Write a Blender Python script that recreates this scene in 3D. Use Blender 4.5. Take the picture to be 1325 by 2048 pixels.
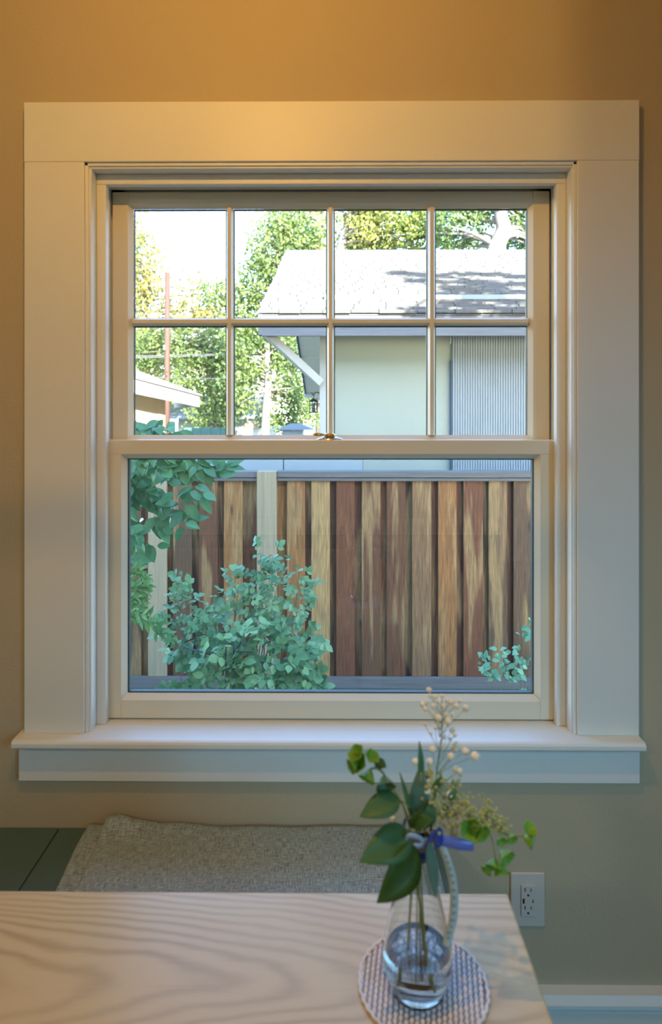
import bpy, math, random
import numpy as np
from mathutils import Vector, Matrix

for o in list(bpy.data.objects): bpy.data.objects.remove(o)
SC = bpy.context.scene
COL = SC.collection
random.seed(7); RNG = np.random.default_rng(7)

# ------------------------------------------------------------------ camera
F = 1300.0; CX, CY = 654.0, 820.0; YAW = math.radians(0.45)
CAM = Vector((0, 0, 1.38))
cd = bpy.data.cameras.new('camera'); cam = bpy.data.objects.new('camera', cd); COL.objects.link(cam)
cam.location = CAM; cam.rotation_euler = (math.pi/2, 0, YAW)
cd.sensor_fit = 'HORIZONTAL'; cd.sensor_width = 24; cd.lens = 24*F/1325
cd.shift_x = (662.5-CX)/1325; cd.shift_y = (CY-1024)/1325
cd.clip_start = 0.02; cd.clip_end = 400
cd.dof.use_dof = True; cd.dof.focus_distance = 2.3; cd.dof.aperture_fstop = 23.55/4.6
SC.camera = cam
FW = Vector((-math.sin(YAW), math.cos(YAW), 0)); RT = Vector((math.cos(YAW), math.sin(YAW), 0))
def P(px, py, Y):
    d = RT*((px-CX)/F) + FW + Vector((0, 0, (CY-py)/F))
    return CAM + d*(Y/d.y)

# ------------------------------------------------------------------ sky, sun, fill light, exposure
SUN_DIR = Vector((-0.35, 0.85, -0.334)).normalized()
w = bpy.data.worlds.new('world'); SC.world = w; w.use_nodes = True
nt = w.node_tree; bg = nt.nodes['Background']
sky = nt.nodes.new('ShaderNodeTexSky'); sky.sky_type = 'NISHITA'; sky.sun_disc = False
sky.sun_elevation = math.radians(28); sky.sun_rotation = math.atan2(-SUN_DIR.x, -SUN_DIR.y)
sky.air_density = 1.0; sky.dust_density = 0.7; sky.ozone_density = 3.0
nt.links.new(sky.outputs[0], bg.inputs[0]); bg.inputs[1].default_value = 1.65
sl = bpy.data.lights.new('sun', 'SUN'); so = bpy.data.objects.new('sun', sl); COL.objects.link(so)
sl.energy = 36.0; sl.angle = math.radians(0.6); sl.color = (1.0, 0.93, 0.82)
so.rotation_euler = SUN_DIR.to_track_quat('-Z', 'Y').to_euler()
# added cool fill light, unseen, in front of the solid right wall
al = bpy.data.lights.new('cool_fill_light', 'AREA'); ao = bpy.data.objects.new('cool_fill_light', al); COL.objects.link(ao)
al.shape = 'RECTANGLE'; al.size = 0.55; al.size_y = 1.1; al.energy = 2.6; al.color = (0.22, 0.64, 1.0); al.spread = math.radians(46)
ao.location = (1.74, -1.25, 1.65)
ao.rotation_euler = (Vector((0.25, 1.36, 0.5)) - ao.location).to_track_quat('-Z', 'Y').to_euler()
SC.view_settings.view_transform = 'Standard'; SC.view_settings.look = 'None'
SC.view_settings.exposure = 0.0; SC.view_settings.gamma = 1.0
SC.view_settings.use_curve_mapping = False

# ------------------------------------------------------------------ helpers
def tag(o, label=None, cat=None, group=None, kind=None):
    if label: o['label'] = label
    if cat: o['category'] = cat
    if group: o['group'] = group
    if kind: o['kind'] = kind
    return o
def empty(name, loc, label=None, cat=None, group=None, kind=None):
    o = bpy.data.objects.new(name, None); COL.objects.link(o); o.location = loc; o.empty_display_size = .05
    return tag(o, label, cat, group, kind)
def world_of(o):
    m = o.matrix_basis.copy()
    if o.parent: m = world_of(o.parent) @ o.matrix_parent_inverse @ m
    return m
def adopt(o, parent):
    if parent is not None:
        o.parent = parent; o.matrix_parent_inverse = world_of(parent).inverted()
    return o

class MB:
    def __init__(s): s.v = []; s.f = []
    def add(s, vs, fs):
        n = len(s.v); s.v += [tuple(v) for v in vs]; s.f += [tuple(i+n for i in f) for f in fs]; return s
    def box(s, x0, x1, y0, y1, z0, z1):
        return s.add([(x0,y0,z0),(x1,y0,z0),(x1,y1,z0),(x0,y1,z0),(x0,y0,z1),(x1,y0,z1),(x1,y1,z1),(x0,y1,z1)],
            [(0,3,2,1),(4,5,6,7),(0,1,5,4),(1,2,6,5),(2,3,7,6),(3,0,4,7)])
    def hull8(s, b, t):   # two quads, bottom and top, same winding
        return s.add(list(b)+list(t), [(0,3,2,1),(4,5,6,7),(0,1,5,4),(1,2,6,5),(2,3,7,6),(3,0,4,7)])
    def bar(s, a, b, w, h, up=Vector((0,0,1))):
        a = Vector(a); b = Vector(b); d = (b-a).normalized(); sx = d.cross(up)
        if sx.length < 1e-4: sx = d.cross(Vector((0,1,0)))
        sx.normalize(); uy = sx.cross(d).normalized(); sx *= w/2; uy *= h/2
        return s.hull8([a-sx-uy, a+sx-uy, a+sx+uy, a-sx+uy], [b-sx-uy, b+sx-uy, b+sx+uy, b-sx+uy])
    def prism(s, pts, vec):   # polygon extruded by vec
        n = len(pts); vec = Vector(vec); p = [Vector(q) for q in pts]
        fs = [tuple(range(n))[::-1], tuple(range(n, 2*n))] + [(i, (i+1)%n, (i+1)%n+n, i+n) for i in range(n)]
        return s.add(p + [q+vec for q in p], fs)
    def tube(s, pts, rad, n=6, cap=True):
        pts = [Vector(p) for p in pts]; m = len(pts)
        if not hasattr(rad, '__len__'): rad = [rad]*m
        vs = []; fs = []; prev = None
        for i, p in enumerate(pts):
            t = (pts[min(i+1, m-1)] - pts[max(i-1, 0)])
            t = t.normalized() if t.length > 1e-9 else Vector((0,0,1))
            if prev is None:
                a = Vector((0,0,1)) if abs(t.z) < .9 else Vector((1,0,0)); u = t.cross(a).normalized()
            else:
                u = prev - t*prev.dot(t); u = u.normalized() if u.length > 1e-6 else t.orthogonal().normalized()
            prev = u; q = t.cross(u)
            for k in range(n):
                an = 2*math.pi*k/n; vs.append(p + (u*math.cos(an) + q*math.sin(an))*rad[i])
        for i in range(m-1):
            for k in range(n):
                fs.append((i*n+k, i*n+(k+1)%n, (i+1)*n+(k+1)%n, (i+1)*n+k))
        if cap: fs.append(tuple(range(n))[::-1]); fs.append(tuple(range((m-1)*n, m*n)))
        return s.add(vs, fs)
    def lathe(s, prof, c, n=32, close=False):
        vs = []; fs = []; m = len(prof)
        for r, z in prof:
            for k in range(n):
                an = 2*math.pi*k/n; vs.append((c[0]+r*math.cos(an), c[1]+r*math.sin(an), c[2]+z))
        for i in range(m-1 if not close else m):
            for k in range(n):
                j = (i+1) % m
                fs.append((i*n+k, i*n+(k+1)%n, j*n+(k+1)%n, j*n+k))
        return s.add(vs, fs)
    def ball(s, c, r, n=8, m=5, sc=(1,1,1)):
        prof = [(max(1e-4, math.sin(math.pi*i/m)), -math.cos(math.pi*i/m)) for i in range(m+1)]
        k0 = len(s.v); s.lathe(prof, (0,0,0), n)
        for i in range(k0, len(s.v)):
            v = s.v[i]; s.v[i] = (c[0]+v[0]*r*sc[0], c[1]+v[1]*r*sc[1], c[2]+v[2]*r*sc[2])
        return s
    def mesh(s, name, mat=None, smooth=False):
        me = bpy.data.meshes.new(name); me.from_pydata(s.v, [], s.f); me.update()
        if mat: me.materials.append(mat)
        if smooth: me.polygons.foreach_set('use_smooth', [True]*len(me.polygons))
        return me
    def build(s, name, mat, parent=None, bevel=0, smooth=False, subsurf=0):
        o = bpy.data.objects.new(name, s.mesh(name, mat, smooth)); COL.objects.link(o)
        if bevel:
            b = o.modifiers.new('bevel', 'BEVEL'); b.width = bevel; b.segments = 2; b.limit_method = 'ANGLE'
        if subsurf:
            b = o.modifiers.new('sub', 'SUBSURF'); b.levels = subsurf; b.render_levels = subsurf
        return adopt(o, parent)
def inst(name, me, M, parent=None):
    o = bpy.data.objects.new(name, me); COL.objects.link(o)
    adopt(o, parent); o.matrix_basis = M
    return o
def spline(pts, n=8):
    pts = [Vector(p) for p in pts]
    if len(pts) < 3: return [pts[0].lerp(pts[-1], i/n) for i in range(n+1)]
    ext = [pts[0]*2-pts[1]] + pts + [pts[-1]*2-pts[-2]]; out = []
    for i in range(1, len(ext)-2):
        a, b, c, d = ext[i-1:i+3]
        for k in range(n):
            t = k/n
            out.append(.5*((2*b) + (c-a)*t + (2*a-5*b+4*c-d)*t*t + (3*b-a-3*c+d)*t**3))
    return out + [pts[-1]]

# ------------------------------------------------------------------ materials
def mat(name, col, rough=.6, metal=0, spec=.5, noise=0, nscale=8, stretch=(1,1,1), bump=0, bscale=60, trans=0, emit=None, objcol=False, coat=0):
    m = bpy.data.materials.new(name); m.use_nodes = True; t = m.node_tree; b = t.nodes['Principled BSDF']
    b.inputs['Base Color'].default_value = (*col, 1); b.inputs['Roughness'].default_value = rough
    b.inputs['Metallic'].default_value = metal; b.inputs['Specular IOR Level'].default_value = spec
    b.inputs['Coat Weight'].default_value = coat
    if trans: b.inputs['Transmission Weight'].default_value = trans
    if emit: b.inputs['Emission Color'].default_value = (*emit[0], 1); b.inputs['Emission Strength'].default_value = emit[1]
    L = t.links.new
    tc = t.nodes.new('ShaderNodeTexCoord'); mp = t.nodes.new('ShaderNodeMapping'); mp.inputs['Scale'].default_value = stretch
    L(tc.outputs['Object'], mp.inputs['Vector'])
    src = None
    if objcol:
        oi = t.nodes.new('ShaderNodeObjectInfo'); src = oi.outputs['Color']
    if noise:
        nz = t.nodes.new('ShaderNodeTexNoise'); nz.inputs['Scale'].default_value = nscale; nz.inputs['Detail'].default_value = 5
        L(mp.outputs[0], nz.inputs['Vector'])
        mr = t.nodes.new('ShaderNodeMapRange'); mr.inputs['From Min'].default_value = .25; mr.inputs['From Max'].default_value = .75
        mr.inputs['To Min'].default_value = 1-noise; mr.inputs['To Max'].default_value = 1+noise
        L(nz.outputs['Fac'], mr.inputs['Value'])
        vm = t.nodes.new('ShaderNodeVectorMath'); vm.operation = 'SCALE'
        if src: L(src, vm.inputs[0])
        else: vm.inputs[0].default_value = col
        L(mr.outputs[0], vm.inputs['Scale']); src = vm.outputs[0]
    if src: L(src, b.inputs['Base Color'])
    if bump:
        n2 = t.nodes.new('ShaderNodeTexNoise'); n2.inputs['Scale'].default_value = bscale; n2.inputs['Detail'].default_value = 4
        L(mp.outputs[0], n2.inputs['Vector'])
        bp = t.nodes.new('ShaderNodeBump'); bp.inputs['Strength'].default_value = bump; bp.inputs['Distance'].default_value = .01
        L(n2.outputs['Fac'], bp.inputs['Height']); L(bp.outputs[0], b.inputs['Normal'])
    return m

def leaf_mat(name, col, col2, rough=.45, trans=.35, nscale=3.0):
    m = bpy.data.materials.new(name); m.use_nodes = True; t = m.node_tree; b = t.nodes['Principled BSDF']; L = t.links.new
    oi = t.nodes.new('ShaderNodeObjectInfo'); tc = t.nodes.new('ShaderNodeTexCoord')
    geo = t.nodes.new('ShaderNodeNewGeometry')
    nz = t.nodes.new('ShaderNodeTexNoise'); nz.inputs['Scale'].default_value = nscale; nz.inputs['Detail'].default_value = 3
    L(geo.outputs['Position'], nz.inputs['Vector'])
    ad = t.nodes.new('ShaderNodeMath'); ad.operation = 'MULTIPLY_ADD'; ad.inputs[1].default_value = .55
    L(oi.outputs['Random'], ad.inputs[0])
    m2 = t.nodes.new('ShaderNodeMath'); m2.operation = 'MULTIPLY_ADD'; m2.inputs[1].default_value = 2.2; m2.inputs[2].default_value = -.85
    L(nz.outputs['Fac'], m2.inputs[0]); L(m2.outputs[0], ad.inputs[2]); ad.use_clamp = True
    mx = t.nodes.new('ShaderNodeMix'); mx.data_type = 'RGBA'
    mx.inputs[6].default_value = (*col, 1); mx.inputs[7].default_value = (*col2, 1)
    L(ad.outputs[0], mx.inputs[0]); L(mx.outputs[2], b.inputs['Base Color'])
    b.inputs['Roughness'].default_value = rough
    tr = t.nodes.new('ShaderNodeBsdfTranslucent'); L(mx.outputs[2], tr.inputs['Color'])
    ms = t.nodes.new('ShaderNodeMixShader'); ms.inputs[0].default_value = trans
    out = t.nodes['Material Output']
    L(b.outputs[0], ms.inputs[1]); L(tr.outputs[0], ms.inputs[2]); L(ms.outputs[0], out.inputs['Surface'])
    return m

def pane_mat(name, tint, haze=0.0, hazecol=(.6,.7,.75)):
    m = bpy.data.materials.new(name); m.use_nodes = True; t = m.node_tree; L = t.links.new
    t.nodes.remove(t.nodes['Principled BSDF']); out = t.nodes['Material Output']
    tr = t.nodes.new('ShaderNodeBsdfTransparent'); tr.inputs[0].default_value = (*tint, 1)
    gl = t.nodes.new('ShaderNodeBsdfGlossy'); gl.inputs['Roughness'].default_value = 0.0
    lw = t.nodes.new('ShaderNodeLayerWeight'); lw.inputs[0].default_value = .5
    pw = t.nodes.new('ShaderNodeMath'); pw.operation = 'POWER'; pw.inputs[1].default_value = 5; L(lw.outputs['Facing'], pw.inputs[0])
    ma = t.nodes.new('ShaderNodeMath'); ma.operation = 'MULTIPLY_ADD'; ma.inputs[1].default_value = .95; ma.inputs[2].default_value = .034; L(pw.outputs[0], ma.inputs[0])
    mx = t.nodes.new('ShaderNodeMixShader'); L(ma.outputs[0], mx.inputs[0]); L(tr.outputs[0], mx.inputs[1]); L(gl.outputs[0], mx.inputs[2])
    res = mx
    if haze:
        df = t.nodes.new('ShaderNodeBsdfTranslucent'); df.inputs[0].default_value = (*hazecol, 1)
        m3 = t.nodes.new('ShaderNodeMixShader'); m3.inputs[0].default_value = haze
        L(mx.outputs[0], m3.inputs[1]); L(df.outputs[0], m3.inputs[2]); res = m3
    L(res.outputs[0], out.inputs['Surface'])
    return m

M = {}
M['trim'] = mat('white_trim_paint', (.775,.795,.76), .45, noise=.02, nscale=5, bump=.03, bscale=90)
M['sash'] = mat('cream_sash_paint', (.74,.70,.56), .4, noise=.02, nscale=5)
M['wall'] = mat('tan_wall_paint', (.50,.425,.29), .75, noise=.03, nscale=3, bump=.12, bscale=220)
M['plainwall'] = mat('room_wall_paint', (.60,.60,.57), .8, noise=.02)
M['ceiling'] = mat('ceiling_paint', (.8,.78,.74), .9, noise=.02)
M['floor'] = mat('floor_boards', (.28,.23,.18), .45, noise=.2, nscale=4, stretch=(1,12,1))
M['pane'] = pane_mat('clear_window_glass', (.96,.985,.98))
M['screen'] = pane_mat('window_glass_lower', (.93,.975,.98), .004)
M['gasket'] = mat('dark_glazing_gasket', (.05,.08,.08), .5, noise=.05)
M['brass'] = mat('polished_brass', (.75,.42,.14), .18, 1, noise=.05)
M['chrome'] = mat('polished_nickel', (.72,.72,.72), .15, 1, noise=.05)
M['outlet'] = mat('outlet_plastic', (.62,.58,.52), .35, noise=.01)
M['slot'] = mat('outlet_slot_dark', (.03,.015,.02), .6, noise=.05)
M['bench'] = mat('dark_green_bench_paint', (.085,.15,.145), .5, noise=.06, nscale=6, bump=.05)
M['lampmetal'] = mat('dark_bronze_metal', (.06,.045,.035), .4, .6, noise=.1)
M['black'] = mat('black_metal', (.02,.03,.035), .5, .4, noise=.1)

def table_wood():
    m = bpy.data.materials.new('ash_table_wood'); m.use_nodes = True; t = m.node_tree; b = t.nodes['Principled BSDF']; L = t.links.new
    tc = t.nodes.new('ShaderNodeTexCoord'); sp = t.nodes.new('ShaderNodeSeparateXYZ'); L(tc.outputs['Object'], sp.inputs[0])
    def math_(op, a, bb=None, c=None):
        n = t.nodes.new('ShaderNodeMath'); n.operation = op
        for i, q in enumerate((a, bb, c)):
            if q is None: continue
            if isinstance(q, (int, float)): n.inputs[i].default_value = q
            else: L(q, n.inputs[i])
        return n.outputs[0]
    def noise_(scale, stretch, detail=3):
        mp = t.nodes.new('ShaderNodeMapping'); mp.inputs['Scale'].default_value = stretch; L(tc.outputs['Object'], mp.inputs[0])
        n = t.nodes.new('ShaderNodeTexNoise'); n.inputs['Scale'].default_value = scale; n.inputs['Detail'].default_value = detail
        L(mp.outputs[0], n.inputs['Vector']); return n.outputs['Fac']
    n1 = noise_(2.6, (1, 2.2, 1), 2)
    zz = math_('MULTIPLY', math_('ADD', sp.outputs[0], 1.15), .088)
    yy = math_('ADD', math_('SUBTRACT', sp.outputs[1], .715), math_('MULTIPLY', math_('SUBTRACT', n1, .5), .06))
    r = math_('SQRT', math_('ADD', math_('MULTIPLY', zz, zz), math_('MULTIPLY', yy, yy)))
    r = math_('ADD', r, math_('MULTIPLY', math_('SUBTRACT', noise_(4, (1, 2.5, 1)), .5), .026))
    s_ = math_('FRACT', math_('MULTIPLY', r, 118))
    ring = math_('POWER', math_('MULTIPLY_ADD', math_('COSINE', math_('MULTIPLY', s_, 6.2832)), -.5, .5), 1.8)
    fib = noise_(30, (1, 26, 1), 4)
    amp = noise_(3.5, (1, 2, 1), 1)
    mixf = math_('ADD', math_('MULTIPLY', ring, math_('MULTIPLY', amp, 1.0)), math_('MULTIPLY', math_('SUBTRACT', fib, .5), .45))
    cr = t.nodes.new('ShaderNodeValToRGB'); L(mixf, cr.inputs[0])
    e = cr.color_ramp.elements; e[0].position = .0; e[0].color = (.605,.495,.29,1); e[1].position = 1.0; e[1].color = (.37,.27,.14,1)
    L(cr.outputs[0], b.inputs['Base Color']); b.inputs['Roughness'].default_value = .3
    bp = t.nodes.new('ShaderNodeBump'); bp.inputs['Strength'].default_value = .08; bp.inputs['Distance'].default_value = .002
    L(fib, bp.inputs['Height']); L(bp.outputs[0], b.inputs['Normal'])
    return m
M['table'] = table_wood()

def fence_wood():
    m = bpy.data.materials.new('fence_board_wood'); m.use_nodes = True; t = m.node_tree; b = t.nodes['Principled BSDF']; L = t.links.new
    oi = t.nodes.new('ShaderNodeObjectInfo'); tc = t.nodes.new('ShaderNodeTexCoord')
    off = t.nodes.new('ShaderNodeVectorMath'); off.operation = 'MULTIPLY_ADD'; off.inputs[1].default_value = (1,1,1)
    cmb = t.nodes.new('ShaderNodeCombineXYZ'); mu = t.nodes.new('ShaderNodeMath'); mu.operation = 'MULTIPLY'; mu.inputs[1].default_value = 37
    L(oi.outputs['Random'], mu.inputs[0]); L(mu.outputs[0], cmb.inputs[0]); L(mu.outputs[0], cmb.inputs[2])
    L(tc.outputs['Object'], off.inputs[0]); L(cmb.outputs[0], off.inputs[2])
    def nz(scale, st, det=3, dist=0):
        mp = t.nodes.new('ShaderNodeMapping'); mp.inputs['Scale'].default_value = st; L(off.outputs[0], mp.inputs[0])
        n = t.nodes.new('ShaderNodeTexNoise'); n.inputs['Scale'].default_value = scale; n.inputs['Detail'].default_value = det; n.inputs['Distortion'].default_value = dist
        L(mp.outputs[0], n.inputs['Vector']); return n.outputs['Fac']
    grain = nz(28, (4.5, 1, .22), 4, .6); big = nz(3.2, (3.5, 1, .35), 2, .5)
    # sapwood streaks
    r1 = t.nodes.new('ShaderNodeValToRGB'); L(big, r1.inputs[0]); e = r1.color_ramp.elements
    e[0].position = .50; e[0].color = (0,0,0,1); e[1].position = .60; e[1].color = (1,1,1,1)
    mx = t.nodes.new('ShaderNodeMix'); mx.data_type = 'RGBA'; L(oi.outputs['Color'], mx.inputs[6]); mx.inputs[7].default_value = (.32,.20,.08,1)
    sc = t.nodes.new('ShaderNodeMath'); sc.operation = 'MULTIPLY'; sc.inputs[1].default_value = .65; L(r1.outputs[0], sc.inputs[0]); L(sc.outputs[0], mx.inputs[0])
    # grain darkening
    mr = t.nodes.new('ShaderNodeMapRange'); mr.inputs[1].default_value = .3; mr.inputs[2].default_value = .7; mr.inputs[3].default_value = .48; mr.inputs[4].default_value = 1.3; L(grain, mr.inputs[0])
    vs = t.nodes.new('ShaderNodeVectorMath'); vs.operation = 'SCALE'; L(mx.outputs[2], vs.inputs[0]); L(mr.outputs[0], vs.inputs['Scale'])
    # knots
    mp = t.nodes.new('ShaderNodeMapping'); mp.inputs['Scale'].default_value = (7, 0.01, 2.4); L(off.outputs[0], mp.inputs[0])
    vo = t.nodes.new('ShaderNodeTexVoronoi'); vo.inputs['Scale'].default_value = 1.0; L(mp.outputs[0], vo.inputs['Vector'])
    r2 = t.nodes.new('ShaderNodeValToRGB'); L(vo.outputs['Distance'], r2.inputs[0]); e = r2.color_ramp.elements
    e[0].position = .04; e[0].color = (.32,.24,.2,1); e[1].position = .13; e[1].color = (1,1,1,1)
    m2 = t.nodes.new('ShaderNodeVectorMath'); m2.operation = 'MULTIPLY'; L(vs.outputs[0], m2.inputs[0]); L(r2.outputs[0], m2.inputs[1])
    L(m2.outputs[0], b.inputs['Base Color']); b.inputs['Roughness'].default_value = .7
    bp = t.nodes.new('ShaderNodeBump'); bp.inputs['Strength'].default_value = .25; bp.inputs['Distance'].default_value = .004
    L(grain, bp.inputs['Height']); L(bp.outputs[0], b.inputs['Normal'])
    return m
M['fence'] = fence_wood()
M['fencerail'] = mat('weathered_rail', (.115,.112,.11), .7, noise=.25, nscale=7, stretch=(.4,1,8), bump=.2)
M['postwood'] = mat('pale_post_wood', (.29,.235,.145), .7, noise=.18, nscale=12, stretch=(5,1,.2), bump=.2)

def linen():
    m = bpy.data.materials.new('grey_linen_weave'); m.use_nodes = True; t = m.node_tree; b = t.nodes['Principled BSDF']; L = t.links.new
    tc = t.nodes.new('ShaderNodeTexCoord'); fs = []
    for st in ((60, 900, 60), (900, 60, 60)):
        mp = t.nodes.new('ShaderNodeMapping'); mp.inputs['Scale'].default_value = st; L(tc.outputs['Object'], mp.inputs[0])
        n = t.nodes.new('ShaderNodeTexNoise'); n.inputs['Scale'].default_value = 1; n.inputs['Detail'].default_value = 2; L(mp.outputs[0], n.inputs['Vector']); fs.append(n.outputs['Fac'])
    ad = t.nodes.new('ShaderNodeMath'); ad.operation = 'ADD'; L(fs[0], ad.inputs[0]); L(fs[1], ad.inputs[1])
    mr = t.nodes.new('ShaderNodeMapRange'); mr.inputs[1].default_value = .75; mr.inputs[2].default_value = 1.25; mr.inputs[3].default_value = 0; mr.inputs[4].default_value = 1; L(ad.outputs[0], mr.inputs[0])
    cr = t.nodes.new('ShaderNodeValToRGB'); L(mr.outputs[0], cr.inputs[0]); e = cr.color_ramp.elements
    e[0].color = (.155,.195,.205,1); e[1].color = (.52,.64,.66,1)
    L(cr.outputs[0], b.inputs['Base Color']); b.inputs['Roughness'].default_value = .9
    bp = t.nodes.new('ShaderNodeBump'); bp.inputs['Strength'].default_value = .5; bp.inputs['Distance'].default_value = .002; L(ad.outputs[0], bp.inputs['Height']); L(bp.outputs[0], b.inputs['Normal'])
    return m
M['linen'] = linen()
M['stucco'] = mat('pale_siding_paint', (.255,.30,.265), .7, noise=.03, nscale=3, bump=.1, bscale=40)
M['ribbed'] = mat('ribbed_panel_paint', (.245,.295,.325), .6, noise=.03)
M['whitewood'] = mat('pale_trim_wood', (.33,.36,.36), .6, noise=.06, nscale=6)
M['fascia'] = mat('fascia_grey_wood', (.125,.14,.155), .65, noise=.22, nscale=6, stretch=(.5,1,9), bump=.15)
M['soffit'] = mat('soffit_panel', (.72,.68,.58), .7, noise=.04)
M['shingle'] = mat('roof_shingle', (.096,.092,.084), .85, noise=.25, nscale=22, stretch=(1,2,2), bump=.3)
M['bluepanel'] = mat('pale_blue_panel', (.25,.305,.33), .6, noise=.03)
M['darktrim'] = mat('dark_blue_trim', (.03,.06,.10), .6, noise=.1)
M['tanwall'] = mat('tan_stucco', (.36,.25,.13), .8, noise=.05)
M['bark'] = mat('tree_bark', (.11,.09,.072), .85, noise=.3, nscale=5, stretch=(3,3,.6), bump=.4, bscale=12)
M['palebark'] = mat('pale_tree_bark', (.17,.15,.13), .85, noise=.3, nscale=4, stretch=(2,2,.6), bump=.4, bscale=10)
M['pole'] = mat('utility_pole_wood', (.075,.036,.025), .8, noise=.2, nscale=8, stretch=(3,3,.3))
M['wire'] = mat('wire_rubber', (.12,.12,.12), .5, noise=.05)
M['farroof'] = mat('far_blue_roof', (.12,.15,.18), .7, noise=.12)
M['farwall'] = mat('far_house_wall', (.16,.18,.18), .8, noise=.05)
M['greenfence'] = mat('dark_green_fence', (.055,.15,.13), .7, noise=.2)
M['shed'] = mat('grey_blue_shed', (.20,.26,.30), .7, noise=.1)
M['ground'] = mat('garden_soil', (.24,.24,.19), .95, noise=.3, nscale=2, bump=.4, bscale=8)
M['roofing'] = mat('dark_roofing', (.15,.13,.12), .9, noise=.2)
M['foundation'] = mat('exterior_stucco', (.45,.45,.42), .85, noise=.05)
M['tree_a'] = leaf_mat('leaf_yellow_green', (.27,.28,.07), (.13,.20,.045), .5, .45, .7)
M['tree_b'] = leaf_mat('leaf_mid_green', (.20,.25,.075), (.085,.15,.045), .5, .45, .9)
M['tree_c'] = leaf_mat('leaf_autumn_green', (.30,.26,.08), (.17,.22,.06), .5, .45, .8)
M['vineleaf'] = leaf_mat('vine_leaf', (.05,.18,.075), (.14,.32,.13), .28, .2, 5)
M['roseleaf'] = leaf_mat('rose_leaf', (.085,.235,.10), (.28,.47,.21), .36, .25, 5)
M['nandina'] = leaf_mat('nandina_leaf', (.20,.36,.09), (.12,.30,.12), .45, .3, 5)
M['shrubleaf'] = leaf_mat('shrub_leaf', (.14,.36,.22), (.22,.44,.26), .45, .25, 5)
M['stem'] = mat('woody_stem', (.14,.15,.08), .7, noise=.2)
M['cage'] = mat('green_wire_cage', (.02,.06,.07), .5, noise=.1)

# ------------------------------------------------------------------ room shell
YW = 1.361; YO = 1.53
X0, X1, YB, ZC = -2.5, 2.1, -3.2, 2.62
WX0, WX1, WZ0, WZ1 = -.520, .522, .690, 1.905       # rough opening
m = MB(); m.box(X0-.15, WX0, YW, YO, -.02, ZC); m.box(WX1, X1+.15, YW, YO, -.02, ZC)
m.box(WX0, WX1, YW, YO, -.02, WZ0); m.box(WX0, WX1, YW, YO, WZ1, ZC)
tag(m.build('wall_back', M['wall']), 'tan painted wall around the window', kind='structure')
m = MB(); m.box(X0-.15, X0, YB, YW, -.02, ZC)
tag(m.build('wall_left', M['plainwall']), 'room wall left of the table', kind='structure')
m = MB(); m.box(X1, X1+.15, YB, YW, -.02, ZC)
tag(m.build('wall_right', M['plainwall']), 'room wall right of the table', kind='structure')
tag(MB().box(X0-.15, X1+.15, YB-.15, YB, -.02, ZC).build('wall_front', M['plainwall']), 'room wall behind the viewer', kind='structure')
tag(MB().box(X0-.15, X1+.15, YB-.15, YO, -.12, -.02).build('floor', M['floor']), 'brown wooden floor', kind='structure')
tag(MB().box(X0-.15, X1+.15, YB-.15, YO, ZC, ZC+.1).build('ceiling', M['ceiling']), 'white ceiling above the table', kind='structure')
tag(MB().box(X0-3, X1+5, YB-4, YO, -.9, -.12).build('wall_foundation', M['foundation']), 'exterior foundation below the window', kind='structure')
# the house's own gable roof
m = MB(); m.prism([(-9, 1.60, 3.02), (-9, -2.5, 5.80), (-9, -7.2, 2.9), (-9, -7.2, 2.75), (-9, -2.5, 5.62), (-9, 1.60, 2.87)], (18, 0, 0))
tag(m.build('roof', M['roofing']), 'own gable roof above the room', kind='structure')
tag(MB().box(-60, 60, YO, 120, -1.1, -.9).build('ground', M['ground']), 'garden ground behind the house', kind='structure')

w2 = empty('added_window_frame', (X1, -1.2, 1.0), 'window frame added on the solid side wall behind the viewer', kind='structure')  # made-up frame to go with the cool fill light; the wall has no opening
for (y0, y1, z0, z1) in ((-1.9,-.5,1.0,1.08),(-1.9,-.5,2.22,2.30),(-1.9,-1.82,1.08,2.22),(-.58,-.5,1.08,2.22),(-1.22,-1.18,1.08,2.22)):
    MB().box(X1-.03, X1-.001, y0, y1, z0, z1).build('frame_board', M['trim'], w2, bevel=.002)
# baseboard: flat board with a stepped cap
bb = tag(MB().box(.24, X1, YW-.016, YW, -.02, .155).build('baseboard_back', M['trim'], bevel=.002), 'painted baseboard right of the table', kind='structure')
m = MB(); m.prism([(.24, YW-.030, .158), (.24, YW-.030, .163), (.24, YW-.022, .178), (.24, YW, .180), (.24, YW, .150), (.24, YW-.018, .150)], (X1-.24, 0, 0))
m.build('baseboard_cap', M['trim'], bb)
MB().box(.24, X1, YW-.021, YW-.015, .136, .143).build('baseboard_bead', M['trim'], bb, bevel=.001)

# ------------------------------------------------------------------ the window
win = empty('window_1', (0, 1.40, .71), 'white cased double-hung window above the bench', kind='structure')
YC = 1.341
cxl = P(48, 800, YC).x; cxr = P(1279.5, 800, YC).x; cil = P(168, 800, YC).x; cir = P(1156, 800, YC).x
ztop = P(662, 202, YC).z; zhead = P(662, 322, YC).z; zst = .7105
MB().box(cxl-.0005, cxr+.0005, YC-.0004, YW, zhead, ztop).build('head_casing', M['trim'], win, bevel=.0015)
MB().box(cxl, cil, YC, YW, zst, zhead).build('side_casing', M['trim'], win, bevel=.0015)
MB().box(cir, cxr, YC, YW, zst, zhead).build('side_casing', M['trim'], win, bevel=.0015)
sl_, sr_ = P(22, 1488, 1.309).x, P(1294, 1488, 1.309).x
m = MB(); T = .018
prof = [(YC+.06, zst), (1.316, zst), (1.311, zst-.002), (1.3085, zst-.006), (1.3085, zst-T+.004), (1.312, zst-T), (YC+.06, zst-T)]
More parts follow.
